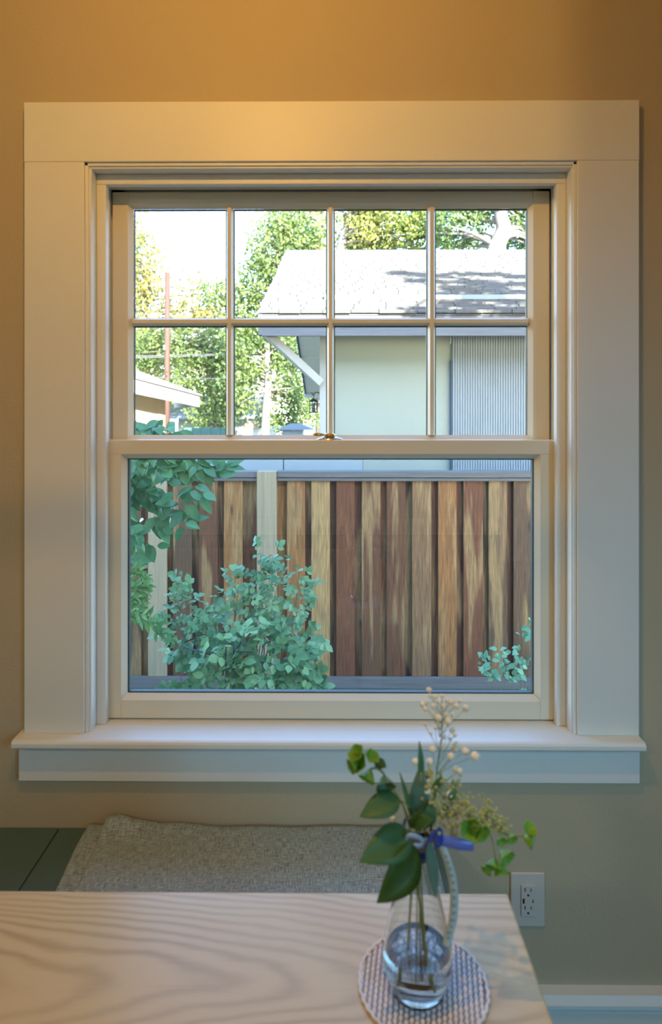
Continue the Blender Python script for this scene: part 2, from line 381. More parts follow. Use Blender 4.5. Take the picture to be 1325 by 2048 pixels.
m.prism([(sl_, y, z) for y, z in [(YW-.0005, zst), (1.316, zst), (1.311, zst-.002), (1.3085, zst-.006), (1.3085, zst-T+.004), (1.312, zst-T), (YW-.0005, zst-T)]], (sr_-sl_, 0, 0))
m.box(WX0+.002, WX1-.002, YW-.0005, YO+.02, zst-T, zst)
m.build('stool', M['trim'], win, bevel=.001)
zap = P(662, 1565, 1.343).z
MB().box(P(37, 1550, 1.343).x, P(1281, 1550, 1.343).x, 1.343, YW, zap, zst-T).build('apron', M['trim'], win, bevel=.0015)
# jamb extension edges (small reveal), jambs, stops, tracks
jl, jr = P(183.5, 800, 1.352).x, P(1143, 800, 1.352).x; zj = P(662, 337, 1.352).z
MB().box(WX0, jl, 1.350, YO, zst, zj).build('side_jamb', M['trim'], win, bevel=.001)
MB().box(jr, WX1, 1.350, YO, zst, zj).build('side_jamb', M['trim'], win, bevel=.001)
MB().box(WX0, WX1, 1.350, YO, zj, WZ1).build('head_jamb', M['trim'], win, bevel=.001)
# bead on casing inner edge
for x0, x1 in ((cil, cil+.007), (cir-.007, cir)):
    MB().box(x0, x1, 1.346, 1.351, zst, zhead).build('casing_bead', M['trim'], win, bevel=.001)
MB().box(cil, cir, 1.346, 1.351, zhead-.007, zhead).build('casing_bead', M['trim'], win, bevel=.001)
stl, str_ = P(212, 800, 1.38).x, P(1114, 800, 1.38).x; zs = P(662, 368, 1.38).z
MB().box(jl, stl, 1.380, 1.399, zst, zs).build('inner_stop', M['trim'], win, bevel=.002)
MB().box(str_, jr, 1.380, 1.399, zst, zs).build('inner_stop', M['trim'], win, bevel=.002)
MB().box(jl, jr, 1.380, 1.399, zs, zj).build('inner_stop', M['trim'], win, bevel=.002)
trl, trr = P(226, 800, 1.436).x, P(1099, 800, 1.436).x; zt = P(662, 383, 1.436).z
zmid = P(662, 880, 1.401).z
MB().box(jl, trl-.004, 1.424, 1.434, zmid-.03, zt+.004).build('parting_bead', M['sash'], win, bevel=.001)
MB().box(trr+.004, jr, 1.424, 1.434, zmid-.03, zt+.004).build('parting_bead', M['sash'], win, bevel=.001)
MB().box(jl, jr, 1.424, 1.434, zt+.004, zj).build('parting_bead', M['sash'], win, bevel=.001)
m = MB(); m.box(jl, trl-.006, 1.399, 1.424, zst, zj); m.box(trr+.006, jr, 1.399, 1.424, zmid, zj); m.build('jamb_liner', M['sash'], win)
# exterior blind stop and sloping outer sill
m = MB(); m.box(jl, trl+.012, 1.478, 1.50, zst, zj); m.box(trr-.012, jr, 1.478, 1.50, zst, zj); m.box(jl, jr, 1.478, 1.50, zt-.01, zj); m.build('blind_stop', M['sash'], win)
m = MB(); m.prism([(jl, 1.445, zst+.012), (jl, 1.445, zst), (jl, 1.60, zst-.05), (jl, 1.60, zst-.02)], (jr-jl, 0, 0)); m.build('outer_sill', M['trim'], win)

def chamfer_bead(mb, x0, x1, z0, z1, yf, d, w):
    """a sloped glazing bead round an opening: outer ring at yf, inner ring (w smaller) at yf+d"""
    o = [(x0,yf,z0),(x1,yf,z0),(x1,yf,z1),(x0,yf,z1)]; i = [(x0+w,yf+d,z0+w),(x1-w,yf+d,z0+w),(x1-w,yf+d,z1-w),(x0+w,yf+d,z1-w)]
    b = [(a[0],yf+d,a[2]) for a in o]
    for k in range(4):
        j = (k+1) % 4
        mb.add([o[k], o[j], i[j], i[k], b[k], b[j]], [(0,1,2,3), (3,2,5,4), (0,4,5,1), (0,3,4), (1,5,2)])
# lower sash
YL = 1.401; yg = YL+.016
lx0, lx1 = P(256, 1150, yg).x, P(1068, 1150, yg).x; lz0, lz1 = P(662, 1386, yg).z, P(662, 917, yg).z
sx0, sx1, sz0, sz1 = P(209, 1150, YL).x, P(1116, 1150, YL).x, P(662, 1438, YL).z, zmid
bw = .0095
hw = P(1116-0, 1150, YL).x
low = empty('lower_sash', (0, YL, sz0)); adopt(low, win); low.matrix_basis = Matrix.Translation((0, YL, sz0))
MB().box(sx0, lx0-bw, YL, YL+.036, sz0, lz1+bw+.001).build('stile', M['sash'], low, bevel=.0012)
MB().box(lx1+bw, sx1, YL, YL+.036, sz0, lz1+bw+.001).build('stile', M['sash'], low, bevel=.0012)
MB().box(lx0-bw, lx1+bw, YL, YL+.036, sz0, lz0-bw).build('bottom_rail', M['sash'], low, bevel=.0012)
MB().box(sx0, sx1, YL-.0005, YL+.036, lz1+bw, sz1).build('check_rail', M['sash'], low, bevel=.002)
m = MB(); chamfer_bead(m, lx0-bw, lx1+bw, lz0-bw, lz1+bw, YL+.001, .014, bw); m.build('glazing_bead', M['sash'], low)
m = MB(); g = .0025
m.box(lx0-.002, lx0+g, yg, yg+.012, lz0, lz1); m.box(lx1-g, lx1+.002, yg, yg+.012, lz0, lz1); m.box(lx0, lx1, yg, yg+.012, lz1-g, lz1+.002); m.box(lx0, lx1, yg, yg+.012, lz0-.002, lz0+g)
m.build('gasket', M['gasket'], low)
MB().box(lx0-.004, lx1+.004, yg+.003, yg+.007, lz0-.004, lz1+.004).build('pane', M['screen'], low)
# upper sash
YU = 1.438; ygu = YU+.014
ux0, ux1 = P(268, 600, ygu).x, P(1055, 600, ygu).x; uz0, uz1 = P(662, 870, ygu).z, P(662, 418, ygu).z
ox0, ox1, oz1 = P(225, 600, YU).x, P(1100, 600, YU).x, P(662, 383, YU).z; oz0 = lz1+.005
up = empty('upper_sash', (0, YU, oz0)); adopt(up, win); up.matrix_basis = Matrix.Translation((0, YU, oz0))
bu = .0085
MB().box(ox0, ux0-bu, YU, YU+.036, oz0, oz1).build('stile', M['sash'], up, bevel=.0012)
MB().box(ux1+bu, ox1, YU, YU+.036, oz0, oz1).build('stile', M['sash'], up, bevel=.0012)
MB().box(ux0-bu, ux1+bu, YU, YU+.036, uz1+bu, oz1).build('top_rail', M['sash'], up, bevel=.0012)
MB().box(ux0-bu, ux1+bu, YU, YU+.036, oz0, uz0-bu).build('bottom_rail', M['sash'], up, bevel=.0012)
m = MB(); chamfer_bead(m, ux0-bu, ux1+bu, uz0-bu, uz1+bu, YU+.001, .0125, bu); m.build('glazing_bead', M['sash'], up)
cols = [(268, 453), (468, 654), (669, 855), (871, 1055)]; rows = [(418, 636), (652, 870)]
cw = [(P(a, 600, ygu).x, P(b, 600, ygu).x) for a, b in cols]; rw = [(P(662, b, ygu).z, P(662, a, ygu).z) for a, b in rows]
def muntin_v(xa, xb):
    m = MB(); xm = (xa+xb)/2; h = (xb-xa)/2
    pr = [(xa, ygu), (xm-h*.45, YU+.001), (xm+h*.45, YU+.001), (xb, ygu), (xb, ygu+.014), (xa, ygu+.014)]
    return m.prism([(x, y, uz0) for x, y in pr], (0, 0, uz1-uz0))
for k in range(3): muntin_v(cw[k][1], cw[k+1][0]).build('muntin', M['sash'], up, bevel=.0008)
za, zb = rw[1][1], rw[0][0]; zm = (za+zb)/2; h = (zb-za)/2
MB().prism([(ux0, y, z) for y, z in [(ygu, za), (YU+.0015, zm-h*.45), (YU+.0015, zm+h*.45), (ygu, zb), (ygu+.013, zb), (ygu+.013, za)]], (ux1-ux0, 0, 0)).build('muntin', M['sash'], up, bevel=.0008)
for a, b in cw:
    for z0, z1 in rw:
        MB().box(a-.001, b+.001, ygu+.003, ygu+.007, z0-.001, z1+.001).build('pane', M['pane'], up)
        m = MB(); g = .0016
        m.box(a, a+g, ygu, ygu+.008, z0, z1); m.box(b-g, b, ygu, ygu+.008, z0, z1); m.box(a, b, ygu, ygu+.008, z1-g*1.6, z1)
        m.build('gasket', M['gasket'], up)
# sash lock on the check rail
lk = P(660, 878, 1.416); zl = sz1
lock = MB().lathe([(.0001, 0), (.026, 0), (.0262, .0012), (.021, .0035), (.014, .006), (.012, .0075), (.0001, .0078)], (0, 0, 0), 24)
for i, v in enumerate(lock.v): lock.v[i] = (lk.x + v[0]*1.12, 1.4175 + v[1]*.52, zl + v[2])
lock = lock.build('sash_lock', M['chrome'], win, smooth=True); tag(lock, 'brass and nickel sash lock')
MB().lathe([(.0001, 0), (.0125, 0), (.0125, .004), (.010, .0065), (.0001, .007)], (lk.x, 1.4175, zl+.0075), 20).build('cam', M['brass'], lock, smooth=True)
m = MB()
pts = [(lk.x-.002, 1.416, zl+.0105), (lk.x-.012, 1.414, zl+.0105), (lk.x-.018, 1.412, zl+.0112), (lk.x-.026, 1.410, zl+.0118), (lk.x-.033, 1.409, zl+.0118), (lk.x-.0365, 1.4085, zl+.0115)]
m.tube(pts, [.0035, .0022, .0026, .0046, .004, .0008], 10); m.build('lever', M['brass'], lock, smooth=True)
m = MB().box(lk.x-.0025, lk.x+.0025, 1.406, 1.4095, zl, zl+.008); m.build('latch', M['brass'], lock, bevel=.0008)
for s in (-1, 1): MB().lathe([(.0001,0),(.003,0),(.0028,.0015),(.0001,.002)], (lk.x+s*.023, 1.4175, zl+.0012), 12).build('screw', M['brass'], lock)

# ------------------------------------------------------------------ outlet
c = P(1056, 1799, YW-.004)
ot = empty('wall_outlet', (c.x, YW, c.z), 'ivory wall outlet with charging ports beside the table corner', 'outlet')
MB().box(c.x-.0355, c.x+.0355, YW-.0055, YW, c.z-.0565, c.z+.0565).build('cover_plate', M['outlet'], ot, bevel=.003)
rc = MB().box(c.x-.0145, c.x+.0145, YW-.0085, YW-.005, c.z-.0325, c.z+.0325).build('receptacle', M['outlet'], ot, bevel=.0012)
yy = YW-.0088
for s in (1, -1):
    zc = c.z + s*.0185
    MB().box(c.x-.0075, c.x-.0055, yy, yy+.002, zc+.001, zc+.009 if s > 0 else zc+.0085).build('slot', M['slot'], rc)
    MB().box(c.x+.005, c.x+.0068, yy, yy+.002, zc+.001, zc+.0075).build('slot', M['slot'], rc)
    MB().prism([(c.x+.0024*math.cos(a), yy, zc-.0065+.0024*math.sin(a)) for a in [i*math.pi/5 for i in range(10)]], (0,.002,0)).build('ground_hole', M['slot'], rc)
MB().box(c.x-.0115, c.x-.0075, yy, yy+.002, c.z-.005, c.z+.005).build('charging_port', M['slot'], rc)
MB().box(c.x+.0085, c.x+.0108, yy, yy+.002, c.z-.004, c.z+.0035).build('charging_port', M['slot'], rc, bevel=.0005)

# ------------------------------------------------------------------ bench and throw
bx1 = P(872, 1655, YW).x; zb = P(200, 1656, YW-.002).z
yf = .90
bench = empty('window_bench', (-.6, 1.13, 0), 'dark green painted bench along the wall under the window', 'bench')
MB().box(X0+.02, bx1-.01, yf+.03, YW-.001, -.02, zb-.022).build('base', M['bench'], bench)
sx_ = P(121, 1656, YW).x
e = [X0+.02, -1.25, sx_-.0012, bx1]
MB().box(e[0], e[1]-.0012, yf, YW-.001, zb-.022, zb).build('seat_board', M['bench'], bench, bevel=.0012)
MB().box(e[1]+.0012, e[2]-.0012, yf, YW-.001, zb-.022, zb).build('seat_board', M['bench'], bench, bevel=.0012)
MB().box(e[2]+.0012, e[3], yf, YW-.001, zb-.022, zb).build('seat_board', M['bench'], bench, bevel=.0012)
def cloth(name, x0, x1, y0, y1, z0, thick, seed, lump, parent, nx=90, ny=40):
    r = np.random.default_rng(seed); ph = r.uniform(0, 6.3, 12)
    vs = []; fs = []
    def top(x, y, u, v):
        z = z0 + thick + .0022*math.sin(9*x+ph[0]+2*math.sin(6*y+ph[1])) + .0016*math.sin(23*y+ph[2]+5*x) + .001*math.sin(40*x+ph[3]+9*y)
        for (lx, ly, sx, sy, hh) in lump: z += hh*math.exp(-((x-lx)/sx)**2-((y-ly)/sy)**2)
        ed = min(u, 1-u)*(x1-x0); k = min(1, ed/.008); return z0+.001 + (z-z0-.001)*math.sqrt(max(0, 1-(1-k)**2))
    for j in range(ny+1):
        for i in range(nx+1):
            u, v = i/nx, j/ny; u = .5-.5*math.cos(math.pi*u) if True else u
            x = x0+(x1-x0)*u; y = y0+(y1-y0)*v
            xx = x + (.005*math.sin(7*y+ph[4]) + .002*math.sin(31*y+ph[5]))*(1-u)
            vs.append((xx, y, top(x, y, u, v)))
    n = (nx+1)*(ny+1)
    for j in range(ny+1):
        for i in range(nx+1): a = vs[j*(nx+1)+i]; vs.append((a[0], a[1], z0+.0005))
    q = lambda i, j: j*(nx+1)+i
    for j in range(ny):
        for i in range(nx):
            fs.append((q(i,j), q(i+1,j), q(i+1,j+1), q(i,j+1))); fs.append((n+q(i,j), n+q(i,j+1), n+q(i+1,j+1), n+q(i+1,j)))
    for i in range(nx): fs.append((q(i+1,0), q(i,0), n+q(i,0), n+q(i+1,0))); fs.append((q(i,ny), q(i+1,ny), n+q(i+1,ny), n+q(i,ny)))
    for j in range(ny): fs.append((q(0,j), q(0,j+1), n+q(0,j+1), n+q(0,j))); fs.append((q(nx,j+1), q(nx,j), n+q(nx,j), n+q(nx,j+1)))
    return MB().add(vs, fs).build(name, M['linen'], parent, smooth=True)
xl = P(176, 1656, 1.35).x
throw = empty('linen_throw', (-.15, 1.13, zb), 'folded grey linen throw lying on the dark green bench', 'throw')
cloth('under_layer', xl, bx1-.012, yf+.02, YW-.006, zb, .007, 3, [(xl+.03, 1.33, .05, .03, .004)], throw)
cloth('upper_layer', xl+.038, bx1-.018, yf+.02, YW-.008, zb+.006, .006, 5, [(xl+.065, 1.338, .04, .02, .025), (xl+.12, 1.335, .03, .03, .010), (xl+.19, 1.34, .05, .02, .006)], throw)

# ------------------------------------------------------------------ table
tx1 = P(1016, 1783, .851).x; ty1 = .63*F/(1784-820)
tb = empty('dining_table', (-.55, .3, 0), 'pale ash wood table with bold cathedral grain', 'table')
ang = Vector((P(1110, 2048, .63*F/1228).x - tx1, .63*F/1228-ty1, 0)); 
m = MB(); tl = -1.45; tn = -.12; tt = .028
kx = ang.x/ang.y
m.hull8([(tl, tn, .75-tt), (tx1+kx*(tn-ty1), tn, .75-tt), (tx1, ty1, .75-tt), (tl, ty1, .75-tt)], [(tl, tn, .75), (tx1+kx*(tn-ty1), tn, .75), (tx1, ty1, .75), (tl, ty1, .75)])
m.build('tabletop', M['table'], tb, bevel=.003)
for x in (tl+.10, tx1-.10):
    for y in (tn+.10, ty1-.12): MB().hull8([(x-.02,y-.02,-.02),(x+.02,y-.02,-.02),(x+.02,y+.02,-.02),(x-.02,y+.02,-.02)], [(x-.032,y-.032,.722),(x+.032,y-.032,.722),(x+.032,y+.032,.722),(x-.032,y+.032,.722)]).build('leg', M['table'], tb, bevel=.002)
for y in (tn+.08, ty1-.14): MB().box(tl+.132, tx1-.132, y, y+.022, .65, .722).build('apron_rail', M['table'], tb)
sb = empty('low_sideboard', (-.1, YB+.25, 0), 'long low sideboard with white top along the wall behind the viewer', 'sideboard')
MB().box(-1.72, 1.48, YB+.01, YB+.42, .30, .37).build('top', M['trim'], sb, bevel=.003)
MB().box(-1.70, 1.46, YB+.01, YB+.40, .04, .30).build('carcass', M['bench'], sb)
for x in (-1.6, -.1, 1.36):
    MB().box(x-.03, x+.03, YB+.06, YB+.36, -.02, .04).build('foot', M['bench'], sb)
#--PART2--
# ------------------------------------------------------------------ trivet, vase, ribbon
tc_ = Vector((.1000, .713, .75)); TR = .0695
M['trivet'] = mat('white_woven_cord', (.76,.77,.84), .8, noise=.08, nscale=200)
M['trivetbase'] = mat('blue_grey_woven_base', (.20,.20,.28), .9, noise=.1)
tv = empty('round_trivet', tc_, 'round woven white trivet on the table under the vase', 'trivet')
pr = [(.0001, .0005)]; 
mb = MB(); n = 72
ring = [(tc_.x+(TR-.003)*math.cos(2*math.pi*k/n), tc_.y+(TR-.003)*math.sin(2*math.pi*k/n), .7503) for k in range(n)]
mb.prism(ring, (0, 0, .0015)).build('backing', M['trivetbase'], tv)
pit = .0056; tilt = math.radians(9); ca, sa = math.cos(tilt), math.sin(tilt)
nrow = int(TR*2/pit)
for r_ in range(nrow):
    u = -TR + pit*(r_+.5)
    if abs(u) > TR-.002: continue
    L_ = math.sqrt(TR*TR-u*u) - .0015; mb = MB(); ns = max(6, int(2*L_/.0013)); vs = []; fs = []
    for i in range(ns+1):
        v = -L_ + 2*L_*i/ns; ph = 2*math.pi*v/.0075 + (math.pi if r_ % 2 else 0)
        wd = .00205 + .00078*math.cos(ph); hh = .0022 + .0007*math.cos(ph)
        for (a, b) in ((-1, 0), (-.62, .85), (.62, .85), (1, 0)):
            uu = u + a*wd; x = tc_.x + uu*ca + v*sa; y = tc_.y - uu*sa + v*ca
            vs.append((x, y, .7512 + b*hh))
    for i in range(ns):
        for k in range(3): fs.append((i*4+k, i*4+k+1, (i+1)*4+k+1, (i+1)*4+k))
    fs.append((3,2,1,0)); e_ = ns*4; fs.append((e_, e_+1, e_+2, e_+3))
    mb.add(vs, fs).build('cord', M['trivet'], tv, smooth=True)
mb = MB(); nn = 160
mb.tube([(tc_.x+(TR+.0008*math.cos(k*2*math.pi/nn*40))*math.cos(2*math.pi*k/nn), tc_.y+(TR+.0008*math.cos(k*2*math.pi/nn*40))*math.sin(2*math.pi*k/nn), .7522) for k in range(nn+1)], .0019, 6)
mb.build('rim', M['trivet'], tv, smooth=True)

vc = Vector((.0925, .703, .7540))
M['glass'] = mat('vase_glass', (.97,.99,.985), .0, spec=.5, trans=1.0); M['glass'].node_tree.nodes['Principled BSDF'].inputs['IOR'].default_value = 1.45
M['water'] = mat('water', (.97,.99,.98), .0, trans=1.0); M['water'].node_tree.nodes['Principled BSDF'].inputs['IOR'].default_value = 1.333
outer = [(.0001,.0),(.0225,.0),(.0238,.002),(.0240,.006),(.0262,.012),(.0300,.021),(.0318,.032),(.0314,.044),(.0292,.060),(.0262,.078),(.0228,.096),(.0190,.114),(.0155,.130),(.0125,.144),(.0113,.153),(.0118,.161),(.0140,.171),(.0162,.178)]
inner = [(max(.0001, r-.0020), max(z, .0045)) for r, z in outer[:-1]][::-1]
inner = [(.0148,.1775)] + [p for p in inner if p[1] > .0046] + [(.021,.0046),(.0001,.0045)]
kv = lambda z: 1.17 if z < .09 else 1.17-.17*min(1, (z-.09)/.05)
outer = [(r*kv(z), z) for r, z in outer]; inner = [(r*kv(z), z) for r, z in inner]
vase = empty('glass_bottle_vase', vc, 'small clear glass bottle vase with water and cut greenery', 'vase')
MB().lathe(outer+[(.0157,.1792)]+inner, vc, 48).build('bottle', M['glass'], vase, smooth=True)
wp = [(.0001,.0040),(.0245,.0041)] + [(r-.0014, z) for r, z in outer if .005 < z < .043] + [(.0345,.046),(.0001,.046)]
MB().lathe(wp, vc, 48).build('water', M['water'], vase, smooth=False)

M['ribbon'] = mat('blue_satin_ribbon', (.03,.07,.42), .35, noise=.1, nscale=40)
M['ribbonlight'] = mat('pale_blue_ribbon', (.42,.55,.80), .35, noise=.1, nscale=40)
M['ribbonink'] = mat('ribbon_ink', (.22,.32,.40), .5, noise=.1)
M['ribbonclear'] = mat('pale_printed_ribbon', (.42,.56,.60), .4, noise=.1, nscale=60)
def strip(pts, wv, thick=.0006, n=8, w0=1, w1=1):
    pts = spline(pts, n); m = MB(); k = len(pts); vs = []; fs = []; wv = Vector(wv)
    for i, p in enumerate(pts):
        t = (pts[min(i+1,k-1)]-pts[max(i-1,0)]).normalized(); wd = wv - t*wv.dot(t); s = w0+(w1-w0)*i/(k-1)
        nn = t.cross(wd).normalized()*thick/2; wd = wd*s/2
        vs += [p-wd-nn, p+wd-nn, p+wd+nn, p-wd+nn]
    for i in range(k-1):
        for q in range(4): fs.append((i*4+q, i*4+(q+1)%4, (i+1)*4+(q+1)%4, (i+1)*4+q))
    fs.append((3,2,1,0)); e_ = (k-1)*4; fs.append((e_, e_+1, e_+2, e_+3))
    return m.add(vs, fs)
rb = empty('blue_ribbon', vc+Vector((0,0,.15)), 'blue satin ribbon tied round the neck of the vase', 'ribbon')
zr = vc.z+.150
MB().lathe([(.0122,-.006),(.0125,.006),(.0131,.006),(.0128,-.006)], (vc.x, vc.y, zr), 32, close=True).build('neck_band', M['ribbon'], rb, smooth=True)
yk = vc.y-.013
strip([P(852,1688,yk), P(838,1676,yk-.006), P(820,1672,yk-.008), P(812,1684,yk-.006), P(822,1694,yk-.003), P(848,1690,yk)], (0,-.003,.008)).build('bow_loop', M['ribbonlight'], rb, smooth=True)
strip([P(858,1690,yk), P(866,1668,yk-.006), P(876,1663,yk-.004), P(878,1690,yk-.003), P(868,1698,yk-.002)], (.009,.003,.004)).build('bow_loop', M['ribbon'], rb, smooth=True)
strip([P(878,1678,yk), P(900,1683,yk-.003), P(920,1688,yk-.004), P(948,1690,yk-.002)], (0,.002,.0115)).build('tail', mat('bright_blue_ribbon', (.12,.20,.72), .3, noise=.1, nscale=40), rb, smooth=True)
tp = [P(884,1690,yk), P(895,1720,yk-.004), P(905,1755,yk-.006), P(909,1795,yk-.008), P(907,1835,yk-.008), P(899,1868,yk-.010), P(893,1893,yk-.012)]
tl_ = strip(tp, (.0085,-.002,0), .0005, 8).build('printed_tail', M['ribbonclear'], rb, smooth=True)
sp_ = spline(tp, 8)
for i in range(6, len(sp_)-6, 3):
    a = sp_[i] + Vector((0,-.0007,0)); t = (sp_[i+1]-sp_[i]).normalized()
    wdt = .0026 if i % 2 else .0017
    MB().add([a+Vector((-wdt,0,0))+t*.0016, a+Vector((wdt,0,0))+t*.0016, a+Vector((wdt,0,0))-t*.0016, a+Vector((-wdt,0,0))-t*.0016,
        a+Vector((-wdt,.0006,0))+t*.0016, a+Vector((wdt,.0006,0))+t*.0016, a+Vector((wdt,.0006,0))-t*.0016, a+Vector((-wdt,.0006,0))-t*.0016],
        [(0,3,2,1),(4,5,6,7),(0,1,5,4),(1,2,6,5),(2,3,7,6),(3,0,4,7)]).build('printed_mark', M['ribbonink'], tl_)

# ------------------------------------------------------------------ cut flowers in the vase
def blade(a, b, width, droop=.0, nrm=Vector((0,-1,.35)), n=9, shape=1.0, fold=.18, thick=.0004):
    """a leaf from a to b, width wide, curved by droop along its normal"""
    a = Vector(a); b = Vector(b); d = b-a; L_ = d.length; t = d.normalized(); s = t.cross(nrm).normalized(); nn = s.cross(t).normalized()
    vs = []; fs = []
    for side in (1, -1):
        for i in range(n+1):
            u = i/n; w = width/2*(math.sin(math.pi*u**.75)**.85)*(1.0 if u < 1 else 0) + (.0004 if i in (0, n) else 0)
            c = a + d*u + nn*(droop*4*u*(1-u)) 
            for k in (-1, -.5, 0, .5, 1): vs.append(c + s*(k*w) + nn*(fold*abs(k)*w + side*thick/2))
    R = 5; N = (n+1)*R
    for i in range(n):
        for k in range(4):
            q = i*R+k; fs.append((q, q+1, q+R+1, q+R)); fs.append((N+q, N+q+R, N+q+R+1, N+q+1))
        fs.append((i*R, (i+1)*R, N+(i+1)*R, N+i*R)); fs.append((i*R+4, N+i*R+4, N+(i+1)*R+4, (i+1)*R+4))
    return MB().add(vs, fs)
def flat_leaf_mat(name, c1, c2, rough=.45):
    return leaf_mat(name, c1, c2, rough, .25, 60)
M['lf1'] = flat_leaf_mat('sprig_leaf_green', (.06,.19,.06), (.10,.24,.10))
M['lf2'] = flat_leaf_mat('sprig_leaf_olive', (.045,.11,.012), (.07,.15,.02))
M['lf3'] = flat_leaf_mat('sprig_leaf_blue', (.10,.24,.20), (.14,.30,.26))
M['lf4'] = flat_leaf_mat('bright_bract', (.34,.60,.08), (.20,.46,.07))
M['stem2'] = mat('green_cut_stem', (.28,.34,.12), .5, noise=.1)
M['olive'] = mat('olive_bud', (.50,.54,.20), .6, noise=.15, nscale=60)
M['bud'] = mat('white_bud', (.88,.87,.76), .6, noise=.06, nscale=60)
yv = vc.y
def thing_sprig(name, label, pts, rad, cat='sprig', n=6):
    o = empty(name, pts[0], label, cat); MB().tube(spline(pts, 8), rad, n).build('stem', M['stem2'], o, smooth=True); return o
mouth = Vector((vc.x, vc.y, vc.z+.175))
# broad leaf sprig
s1 = thing_sprig('broad_leaf_sprig', 'sprig with broad drooping dark green leaves in the vase', [vc+Vector((.010,.004,.012)), vc+Vector((.004,.002,.08)), vc+Vector((-.003,0,.15)), P(838,1640,yv), P(842,1590,yv+.005), P(842,1545,yv+.008)], .0015)
for (a, b, wd, mt, dr, nr) in [
    ((800,1597,yv-.012), (720,1634,yv-.030), .026, 'lf1', .004, (0.1,-.8,.9)),
    ((822,1668,yv-.010), (719,1724,yv-.045), .036, 'lf1', .006, (.1,-.8,.7)),
    ((832,1690,yv-.014), (754,1806,yv-.050), .042, 'lf2', .006, (.5,-1,.25)),
    ((836,1640,yv), (842,1530,yv+.012), .021, 'lf3', .003, (-.1,-1,.1)),
    ((842,1560,yv+.008), (839,1482,yv+.016), .0075, 'lf1', .002, (.3,-1,.1)),
    ((858,1682,yv-.016), (872,1795,yv-.022), .0125, 'lf3', .003, (.1,-1,.1)),
    ((848,1655,yv-.008), (866,1600,yv-.004), .016, 'lf1', .003, (.2,-1,.2)),
    ((826,1640,yv-.006), (800,1545,yv), .006, 'lf1', .002, (.3,-1,.1)),
    ((830,1652,yv-.014), (868,1640,yv-.03), .016, 'lf1', .003, (0,-.7,.8)),
    ((822,1655,yv-.010), (846,1618,yv-.016), .015, 'lf2', .003, (0,-1,.3))]:
    blade(P(*a), P(*b), wd, dr, Vector(nr)).build('leaf', M[mt], s1, smooth=True)
MB().tube(spline([P(838,1640,yv), P(822,1668,yv-.010)], 3), .0008, 5).build('twig', M['stem2'], s1); MB().tube(spline([P(838,1632,yv), P(800,1597,yv-.012)], 3), .0007, 5).build('twig', M['stem2'], s1)
MB().tube(spline([P(838,1645,yv), P(832,1690,yv-.014)], 3), .0008, 5).build('twig', M['stem2'], s1); MB().tube(spline([P(838,1648,yv), P(858,1682,yv-.016)], 3), .0008, 5).build('twig', M['stem2'], s1)
# bell sprig, curling to the left
s2 = thing_sprig('bell_flower_sprig', 'green bell sprig curling up to the left above the vase', [vc+Vector((-.012,.006,.010)), vc+Vector((-.008,.002,.08)), vc+Vector((-.005,0,.15)), P(814,1632,yv-.002), P(795,1590,yv-.004), P(776,1562,yv-.006), P(764,1543,yv-.008), P(750,1536,yv-.010), P(735,1542,yv-.012)], .0013)
def bell(parent, c, d, r, mt):
    d = Vector(d).normalized(); q = d.to_track_quat('Z', 'Y').to_matrix().to_4x4(); m = MB(); N = 15
    prof = [(.12, 0), (.35, .10), (.62, .45), (.95, .85), (1.05, 1.0)]; vs = []; fs = []
    for (rr, z) in prof:
        for k in range(N):
            an = 2*math.pi*k/N; w_ = 1+(.14*math.cos(5*an) if z > .4 else 0); vs.append(Vector((rr*math.cos(an)*w_*r, rr*math.sin(an)*w_*r, z*r*1.15)))
    for i in range(len(prof)-1):
        for k in range(N): fs.append((i*N+k, i*N+(k+1)%N, (i+1)*N+(k+1)%N, (i+1)*N+k))
    fs.append(tuple(range(N))[::-1])
    vs = [Vector(c) + q.to_3x3() @ v for v in vs]
    o = m.add(vs, fs).build('bell', M[mt], parent, smooth=True, subsurf=1)
    sm = o.modifiers.new('thick', 'SOLIDIFY'); sm.thickness = .0006
    return o
for (px, py, dy, d, r) in [(742,1540,-.010,(-.4,-.5,-.6),.0078),(768,1552,-.006,(.1,-.8,-.55),.0088),(728,1530,-.012,(-.5,-.5,.5),.0085),(722,1516,-.011,(-.6,-.4,.8),.0078),(740,1522,-.008,(.3,-.4,.8),.0065),(716,1526,-.014,(-.9,-.5,-.2),.0065),(754,1536,-.004,(.3,-.2,.6),.006)]:
    bell(s2, P(px, py, yv+dy), d, r*1.2, 'lf4' if px < 745 else 'lf1')
# drooping umbel sprig to the right
s3 = thing_sprig('drooping_umbel_sprig', 'sprig with bright green bracts drooping to the right of the vase', [vc+Vector((.012,-.004,.012)), vc+Vector((.006,0,.08)), vc+Vector((.004,0,.15)), P(858,1640,yv), P(890,1625,yv-.004), P(935,1630,yv-.008), P(975,1648,yv-.012), P(1012,1668,yv-.014), P(1050,1672,yv-.016)], .0011)
for tp_ in ([P(975,1648,yv-.012), P(985,1680,yv-.014), P(992,1715,yv-.016)], [P(995,1658,yv-.013), P(1005,1690,yv-.016), P(1000,1718,yv-.018)], [P(935,1630,yv-.008), P(945,1645,yv-.012), P(948,1655,yv-.014)]):
    MB().tube(spline(tp_, 5), .0006, 5).build('twig', M['stem2'], s3)
for (px, py, d, r) in [(990,1716,(-.3,-.6,-.6),.0085),(1002,1700,(.4,-.7,-.3),.0095),(1000,1728,(.1,-.6,-.8),.0085),(980,1732,(-.7,-.6,-.4),.006),(1048,1674,(.9,-.5,-.1),.0085),(1053,1664,(.4,-.5,.8),.0075),(944,1648,(-.2,-.9,.1),.0115),(955,1652,(.3,-.9,-.2),.0095),(1020,1668,(.2,-.8,-.3),.006),(1000,1672,(.1,-.8,-.3),.006)]:
    bell(s3, P(px, py, yv-.016), d, r, 'lf4')
